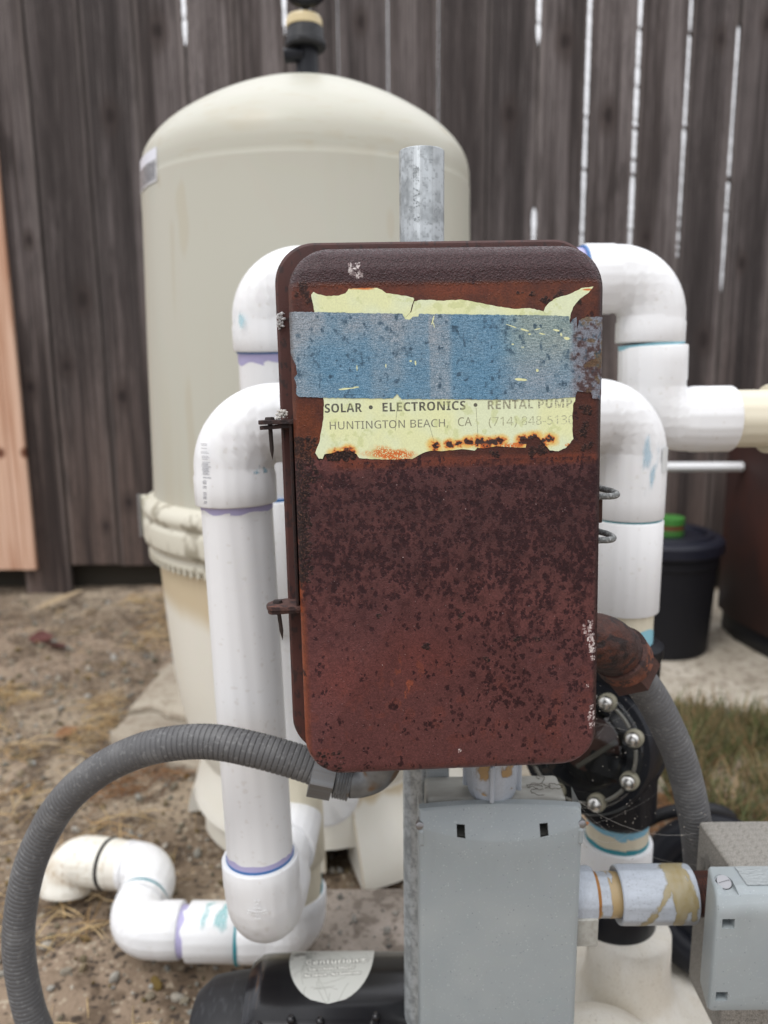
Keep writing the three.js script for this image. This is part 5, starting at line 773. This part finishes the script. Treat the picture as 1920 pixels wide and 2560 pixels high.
// ---------------------------------------------------------------- things in the back at right
{
  const X = 0.722, Z = -1.965, t = thing('bucket', 'black plastic bucket with a lid on the pale concrete floor', 'bucket', [X, 0.02, Z]);
  part('pail', crease(lathe([[0, 0.02], [0.128, 0.02], [0.131, 0.024], [0.1435, 0.25], [0.1475, 0.255], [0.1475, 0.275], [0.144, 0.279], [0.146, 0.30], [0, 0.3]], X, 0, Z, 64), 0.5), phy({ color: lin(0.011, 0.011, 0.014), roughness: 0.6, specularIntensity: 0.5 }), t);
  part('lid', crease(lathe([[0, 0.318], [0.11, 0.318], [0.114, 0.328], [0.128, 0.331], [0.132, 0.322], [0.15, 0.32], [0.1575, 0.312], [0.1585, 0.288], [0.154, 0.282], [0.146, 0.284]].reverse(), X, 0, Z, 64), 0.5), phy({ color: lin(0.012, 0.013, 0.022), roughness: 0.45, specularIntensity: 0.6 }), t);
  const c = thing('tin', 'small green tin with a red band on the black bucket lid', 'tin', [0.742, 0.319, -1.96]), can = (m, y0, y1, r, n) => part(n, crease(lathe([[0, y0], [r - 0.001, y0], [r, y0 + 0.001], [r, y1 - 0.001], [r - 0.001, y1], [0, y1]], 0.742, 0, -1.96, 36), 0.6), m, c);
  const gr = std({ color: lin(0.05, 0.17, 0.03), roughness: 0.5 });
  can(gr, 0.3185, 0.335, 0.0365, 'body'); can(std({ color: lin(0.16, 0.03, 0.02), roughness: 0.5 }), 0.3355, 0.346, 0.036, 'band'); can(std({ color: lin(0.045, 0.2, 0.03), roughness: 0.6 }), 0.3465, 0.366, 0.0368, 'lid');
}
{
  const t = thing('heater_cabinet', 'dark brown metal cabinet at the right edge behind the pipes', 'cabinet', [1.3, 0.02, -1.7]);
  const brown = std({ map: tex(256, 512, (u, v) => { const n = fbm(u * 6, v * 4, 4, 6, 4), r = fbm(u * 20, v * 6, 3, 20, 6); let c = mc([50, 31, 28], [70, 38, 30], sst(0.35, 0.65, n)); return mc(c, [50, 32, 30], sst(0.6, 0.75, r) * 0.6); }), roughness: 0.6 });
  part('body', slab([[0.936, -1.995], [1.075, -1.15], [1.72, -1.15], [1.72, -2.1], [0.945, -2.1]], 0.075, 0.55, brown, 0.006), brown, t);
  part('base', slab([[0.945, -1.985], [1.084, -1.16], [1.71, -1.16], [1.71, -2.09], [0.955, -2.09]], 0.02, 0.076, M.black, 0.003), M.black, t);
  part('top_lid', slab([[0.93, -2.0], [1.07, -1.14], [1.73, -1.14], [1.73, -2.11], [0.94, -2.11]], 0.551, 0.565, brown, 0.004), brown, t);
}
single('thin_pipe', tube(V(0.45, 0.496, -1.985), V(0.932, 0.492, -1.985), 0.0115), M.pvc, 'thin white horizontal pipe running to the brown cabinet', 'pipe');
single('floor_pipe', tube(V(0.8, 0.07, -2.18), V(0.96, 0.07, -2.18), 0.017), M.pvc, 'short pale pipe near the floor between bucket and brown cabinet', 'pipe');
{
  const t = thing('black_cable_coil', 'loose black cable loops on the ground behind the galvanised box', 'cable', [0.40, 0, -0.95]);
  for (const [r, x, z, y, ti] of [[0.085, 0.405, -0.96, 0.05, 0.5], [0.075, 0.415, -0.95, 0.085, 0.7], [0.06, 0.40, -0.94, 0.12, 0.95]]) { const g = new THREE.TorusGeometry(r, 0.0085, 12, 60); g.rotateX(Math.PI / 2 - ti); g.translate(x, y + 0.02, z); part('loop', g, M.blackDull, t); }
}

// ---------------------------------------------------------------- loose stuff on the ground
const dummy = new THREE.Object3D();
function scatter(name, geo, mat, list, label) { // list of { p, s, r, c }
  const o = new THREE.InstancedMesh(geo, mat, list.length); o.name = name; o.castShadow = o.receiveShadow = true; o.userData = { kind: 'stuff', label };
  list.forEach((q, i) => { dummy.position.copy(q.p); dummy.scale.copy(q.s); dummy.rotation.set(...q.r); dummy.updateMatrix(); o.setMatrixAt(i, dummy.matrix); if (q.c) o.setColorAt(i, q.c); });
  scene.add(o);
}
{
  const g = new THREE.IcosahedronGeometry(1, 1), p = g.attributes.position; for (let i = 0; i < p.count; i++) { const v = V(p.getX(i), p.getY(i), p.getZ(i)), k = 0.75 + 0.5 * vn(v.x * 1.7 + 9, v.y * 1.7 + v.z * 2.3 + 4); p.setXYZ(i, v.x * k, v.y * k, v.z * k); } g.computeVertexNormals();
  const L = []; for (let i = 0; i < 9000; i++) { const z = -2.45 + Math.pow(rnd(), 0.8) * 1.95, x = rr(-1.7, 0.1); if (rnd() > 0.35 + 0.9 * fbm(x * 3, z * 3, 3)) continue; const s = 0.0016 + 0.007 * Math.pow(rnd(), 4), t = rr(0.08, 0.34), w = rr(0.0, 0.05); L.push({ p: V(x, groundH(x, z) + s * 0.3, z), s: V(s * rr(0.8, 1.4), s * rr(0.5, 0.9), s), r: [rnd() * 6, rnd() * 6, rnd() * 6], c: lin(t + w, t, t - w - 0.02) }); }
  for (let i = 0; i < 500; i++) { const x = rr(-0.1, 0.6), z = rr(-0.97, -0.72), s = 0.0012 + 0.004 * Math.pow(rnd(), 4), t = rr(0.1, 0.4); L.push({ p: V(x, 0.022 + s * 0.4, z), s: V(s * 1.2, s * 0.7, s), r: [rnd() * 6, rnd() * 6, rnd() * 6], c: lin(t, t * 0.95, t * 0.85) }); }
  scatter('gravel', g, std({ roughness: 0.95 }), L, 'small grey and tan stones scattered over the dirt');
}
{ // dry pine needles and straw in clumps
  const g = sweep([V(-0.5, 0, 0), V(-0.25, 0.05, 0.02), V(0, 0.09, 0), V(0.25, 0.06, -0.03), V(0.5, 0, -0.05)], [0.012, 0.02, 0.021, 0.017, 0.006], 4, false);
  const L = [], clump = (x, z, r, n, cols, l0 = 0.025, l1 = 0.07) => { for (let i = 0; i < n; i++) { const a = rnd() * 6.28, q = r * Math.sqrt(rnd()) * rr(0.4, 1.1), l = rr(l0, l1), xx = x + q * Math.cos(a), zz = z + q * Math.sin(a), k = rr(0.6, 1.25), c = cols[Math.floor(rnd() * cols.length)]; L.push({ p: V(xx, groundH(xx, zz) + rr(0.001, 0.012), zz), s: V(l, l * 0.8, l * 0.8), r: [rr(-0.3, 0.3), rnd() * 6.28, rr(-0.25, 0.25)], c: lin(c[0] * k, c[1] * k, c[2] * k) }); } };
  const straw = [[0.58, 0.42, 0.21], [0.66, 0.50, 0.28], [0.46, 0.30, 0.14]], brown = [[0.28, 0.13, 0.05], [0.22, 0.11, 0.06], [0.34, 0.18, 0.08]];
  for (const [x, z, r, n] of [[-0.62, -2.2, 0.14, 130], [-0.52, -2.32, 0.15, 110], [-0.72, -2.36, 0.14, 90], [-0.66, -2.05, 0.1, 50], [-0.93, -1.72, 0.06, 60], [-0.86, -1.70, 0.06, 45], [-0.86, -1.55, 0.06, 40], [-0.66, -1.68, 0.07, 50], [-0.62, -1.58, 0.06, 60], [-0.62, -1.48, 0.07, 60], [-0.74, -1.42, 0.07, 40], [-0.8, -1.27, 0.09, 50], [-0.68, -1.24, 0.1, 50], [-0.95, -1.35, 0.12, 40], [-0.46, -1.16, 0.08, 40], [-0.44, -0.94, 0.08, 34], [-0.38, -1.02, 0.07, 26], [-0.58, -0.98, 0.12, 30], [-0.28, -0.76, 0.05, 10]]) clump(x, z, r, n, straw);
  for (const [x, z, r, n] of [[-0.42, -1.40, 0.12, 260], [-0.34, -1.44, 0.09, 160], [-0.5, -1.30, 0.08, 80], [0.50, -1.16, 0.12, 320], [0.42, -1.02, 0.09, 220], [0.56, -1.0, 0.12, 220], [0.6, -0.9, 0.14, 160], [0.75, -1.1, 0.14, 260], [0.85, -1.0, 0.16, 300], [0.62, -1.05, 0.14, 300], [0.45, -1.3, 0.12, 260], [0.40, -0.9, 0.08, 160], [0.33, -1.1, 0.08, 140], [0.7, -0.95, 0.14, 260]]) clump(x, z, r, n, brown);
  for (let i = 0; i < 160; i++) clump(rr(-1.6, -0.2), rr(-2.4, -0.6), 0.05, 5, straw, 0.015, 0.05);
  scatter('dry_needles', g, std({ roughness: 0.9 }), L, 'dry straw and pine needles lying in clumps on the dirt');
}
{ // grass strip at right
  const g = new THREE.BufferGeometry(), pos = [], idx = []; for (let k = 0; k <= 4; k++) { const t = k / 4, w = 0.5 * (1 - t * t * 0.95), b = 0.35 * t * t; pos.push(-w * 0.06, t, b, w * 0.06, t, b); } for (let k = 0; k < 4; k++) { const a = k * 2; idx.push(a, a + 1, a + 2, a + 1, a + 3, a + 2); } g.setAttribute('position', new THREE.Float32BufferAttribute(pos, 3)); g.setIndex(idx); g.computeVertexNormals();
  const L = []; for (let i = 0; i < 24000; i++) { const x = rr(0.5, 1.5), z = rr(-1.58, -0.95) + sst(0.62, 0.9, x) * 0.06, d = fbm(x * 7, z * 7, 3), edge = sst(-0.95, -1.2, z); if (rnd() > (0.2 + sst(0.30, 0.6, d)) * (0.35 + 0.65 * edge)) continue; const h = rr(0.015, 0.075) * (0.5 + d) * (0.55 + 0.6 * edge), dry = rnd() < 0.42 + 0.4 * (1 - edge), k = rr(0.6, 1.3); L.push({ p: V(x, groundH(x, z) - 0.003, z), s: V(rr(0.03, 0.07), h, h), r: [rr(-0.75, 0.75), rnd() * 6.28, rr(-0.75, 0.75)], c: dry ? lin(0.36 * k, 0.25 * k, 0.12 * k) : lin(0.14 * k, 0.165 * k, 0.055 * k) }); }
  scatter('grass', g, phy({ side: THREE.DoubleSide, roughness: 0.8, transmission: 0.3, thickness: 0 }), L, 'short green and dry grass beside the concrete floor');
}
function leaf(name, label, c, l, w, rx, ry, col, curl = 0.5) {
  const pos = [], idx = [], n = 12, m = 6; for (let i = 0; i <= n; i++) for (let j = 0; j <= m; j++) { const t = i / n, s = j / m * 2 - 1, ww = w * Math.pow(Math.sin(Math.PI * (0.03 + 0.94 * t)), 0.8), x = (t - 0.5) * l, z = s * ww; pos.push(x, curl * (z * z / w * 0.9 + (x / l) ** 2 * l * 0.5) + 0.0015 * vn(i * 0.9, j * 0.9), z); }
  for (let i = 0; i < n; i++) for (let j = 0; j < m; j++) { const a = i * (m + 1) + j, b = a + 1, d = a + m + 1; idx.push(a, b, d, b, d + 1, d); }
  const g = new THREE.BufferGeometry(); g.setAttribute('position', new THREE.Float32BufferAttribute(pos, 3)); g.setIndex(idx); g.computeVertexNormals(); g.rotateX(rx); g.rotateY(ry); g.translate(...c);
  return single(name, g, std({ color: lin(...col), side: THREE.DoubleSide, roughness: 0.7 }), label, 'leaf');
}
leaf('fallen_leaf', 'red fallen leaf on the dirt, left of the darker curled leaf', [-0.962, groundH(-0.962, -2.05) + 0.012, -2.05], 0.062, 0.022, 0.5, 0.4, [0.10, 0.028, 0.022]);
leaf('fallen_leaf', 'dark maroon curled leaf on the dirt, right of the red leaf', [-0.895, groundH(-0.895, -1.985) + 0.01, -1.985], 0.085, 0.016, -0.4, -0.5, [0.075, 0.02, 0.018], 0.9);
leaf('fallen_leaf', 'dull brown leaf beside the cracked corner of the concrete pad', [-0.67, groundH(-0.67, -1.5) + 0.01, -1.5], 0.05, 0.014, 0.3, 0.9, [0.26, 0.13, 0.06]);
leaf('grass_stalk', 'long tan dry stalk leaning at the foot of the fence', [-1.03, groundH(-1.03, -2.35) + 0.03, -2.35], 0.21, 0.014, 0.2, 1.25, [0.42, 0.32, 0.2], -0.12);
{ // dry tendrils curled on the outlet box and one hair on the left hose
  const t = thing('dry_tendril', 'thin dark curled plant tendril on top of the grey outlet box', 'tendril', [0.13, 0.418, -0.57]);
  for (let k = 0; k < 5; k++) { const L = []; let a = rnd() * 6, x = rr(0.112, 0.128), z = rr(-0.575, -0.56); for (let i = 0; i < 14; i++) { a += rr(-0.2, 1.0) * (k % 2 ? 1 : -0.8); x += Math.cos(a) * 0.0022 + 0.0006; z += Math.sin(a) * 0.0016; L.push([x, 0.4192 + 0.0015 * rnd(), z]); } part('stem', sweep(spline(L, 60), 0.00022, 6), std({ color: lin(0.05, 0.035, 0.025), roughness: 0.9 }), t); }
}
{ // cobwebs hung with specks between the covers, the valve and the hose
  const t = thing('cobweb', 'dusty cobweb threads in front of the black check valve', 'cobweb', [0.22, 0.3, -0.6]), gs = [], sp = [];
  const strand = (a, b, sag, r = 0.00011) => { const L = []; for (let i = 0; i <= 8; i++) { const s = i / 8, p = a.clone().lerp(b, s); p.y -= sag * 4 * s * (1 - s); p.x += rr(-0.0006, 0.0006); L.push(p); } gs.push(sweep(L, r, 4, false)); for (let i = 0; i < 26; i++) { const p = a.clone().lerp(b, rnd()); p.y -= sag * 0.6; sp.push(p.add(V(rr(-1, 1) * 0.022, rr(-1, 1) * 0.03, rr(-1, 1) * 0.012))); } };
  const P = [V(0.148, 0.418, -0.545), V(0.152, 0.40, -0.55), V(0.14, 0.476, -0.53), V(0.145, 0.50, -0.53), V(0.14, 0.485, -0.55)], Q = [V(0.266, 0.366, -0.59), V(0.268, 0.35, -0.58), V(0.262, 0.41, -0.64), V(0.285, 0.36, -0.67), V(0.225, 0.345, -0.62), V(0.24, 0.47, -0.63), V(0.205, 0.44, -0.66)];
  for (let i = 0; i < 7; i++) strand(P[i % P.length].clone().add(V(rr(-3, 3), rr(-8, 8), rr(-4, 4)).multiplyScalar(0.001)), Q[(i * 3) % Q.length].clone().add(V(rr(-12, 12), rr(-16, 16), rr(-8, 8)).multiplyScalar(0.001)), rr(0.002, 0.02), i % 6 === 0 ? 0.0001 : 0.00005);
  part('threads', mergeGeometries(gs), std({ color: lin(0.4, 0.38, 0.35), roughness: 0.6 }), t);
  const ig = new THREE.IcosahedronGeometry(1, 0), im = new THREE.InstancedMesh(ig, std({ color: lin(0.42, 0.38, 0.33), roughness: 0.9 }), sp.length); im.name = 'specks'; im.userData.kind = 'stuff';
  sp.forEach((p, i) => { dummy.position.copy(p).sub(t.position); dummy.scale.setScalar(rr(0.00015, 0.0005)); dummy.rotation.set(rnd(), rnd(), rnd()); dummy.updateMatrix(); im.setMatrixAt(i, dummy.matrix); }); t.add(im);
  const lf = new THREE.IcosahedronGeometry(0.0022, 1); lf.scale(1.6, 0.7, 0.8); lf.rotateZ(0.4); lf.translate(0.176, 0.352, -0.62); part('leaf_scrap', lf, std({ color: lin(0.4, 0.16, 0.06), roughness: 0.9 }), t);
}
renderer.render(scene, camera);
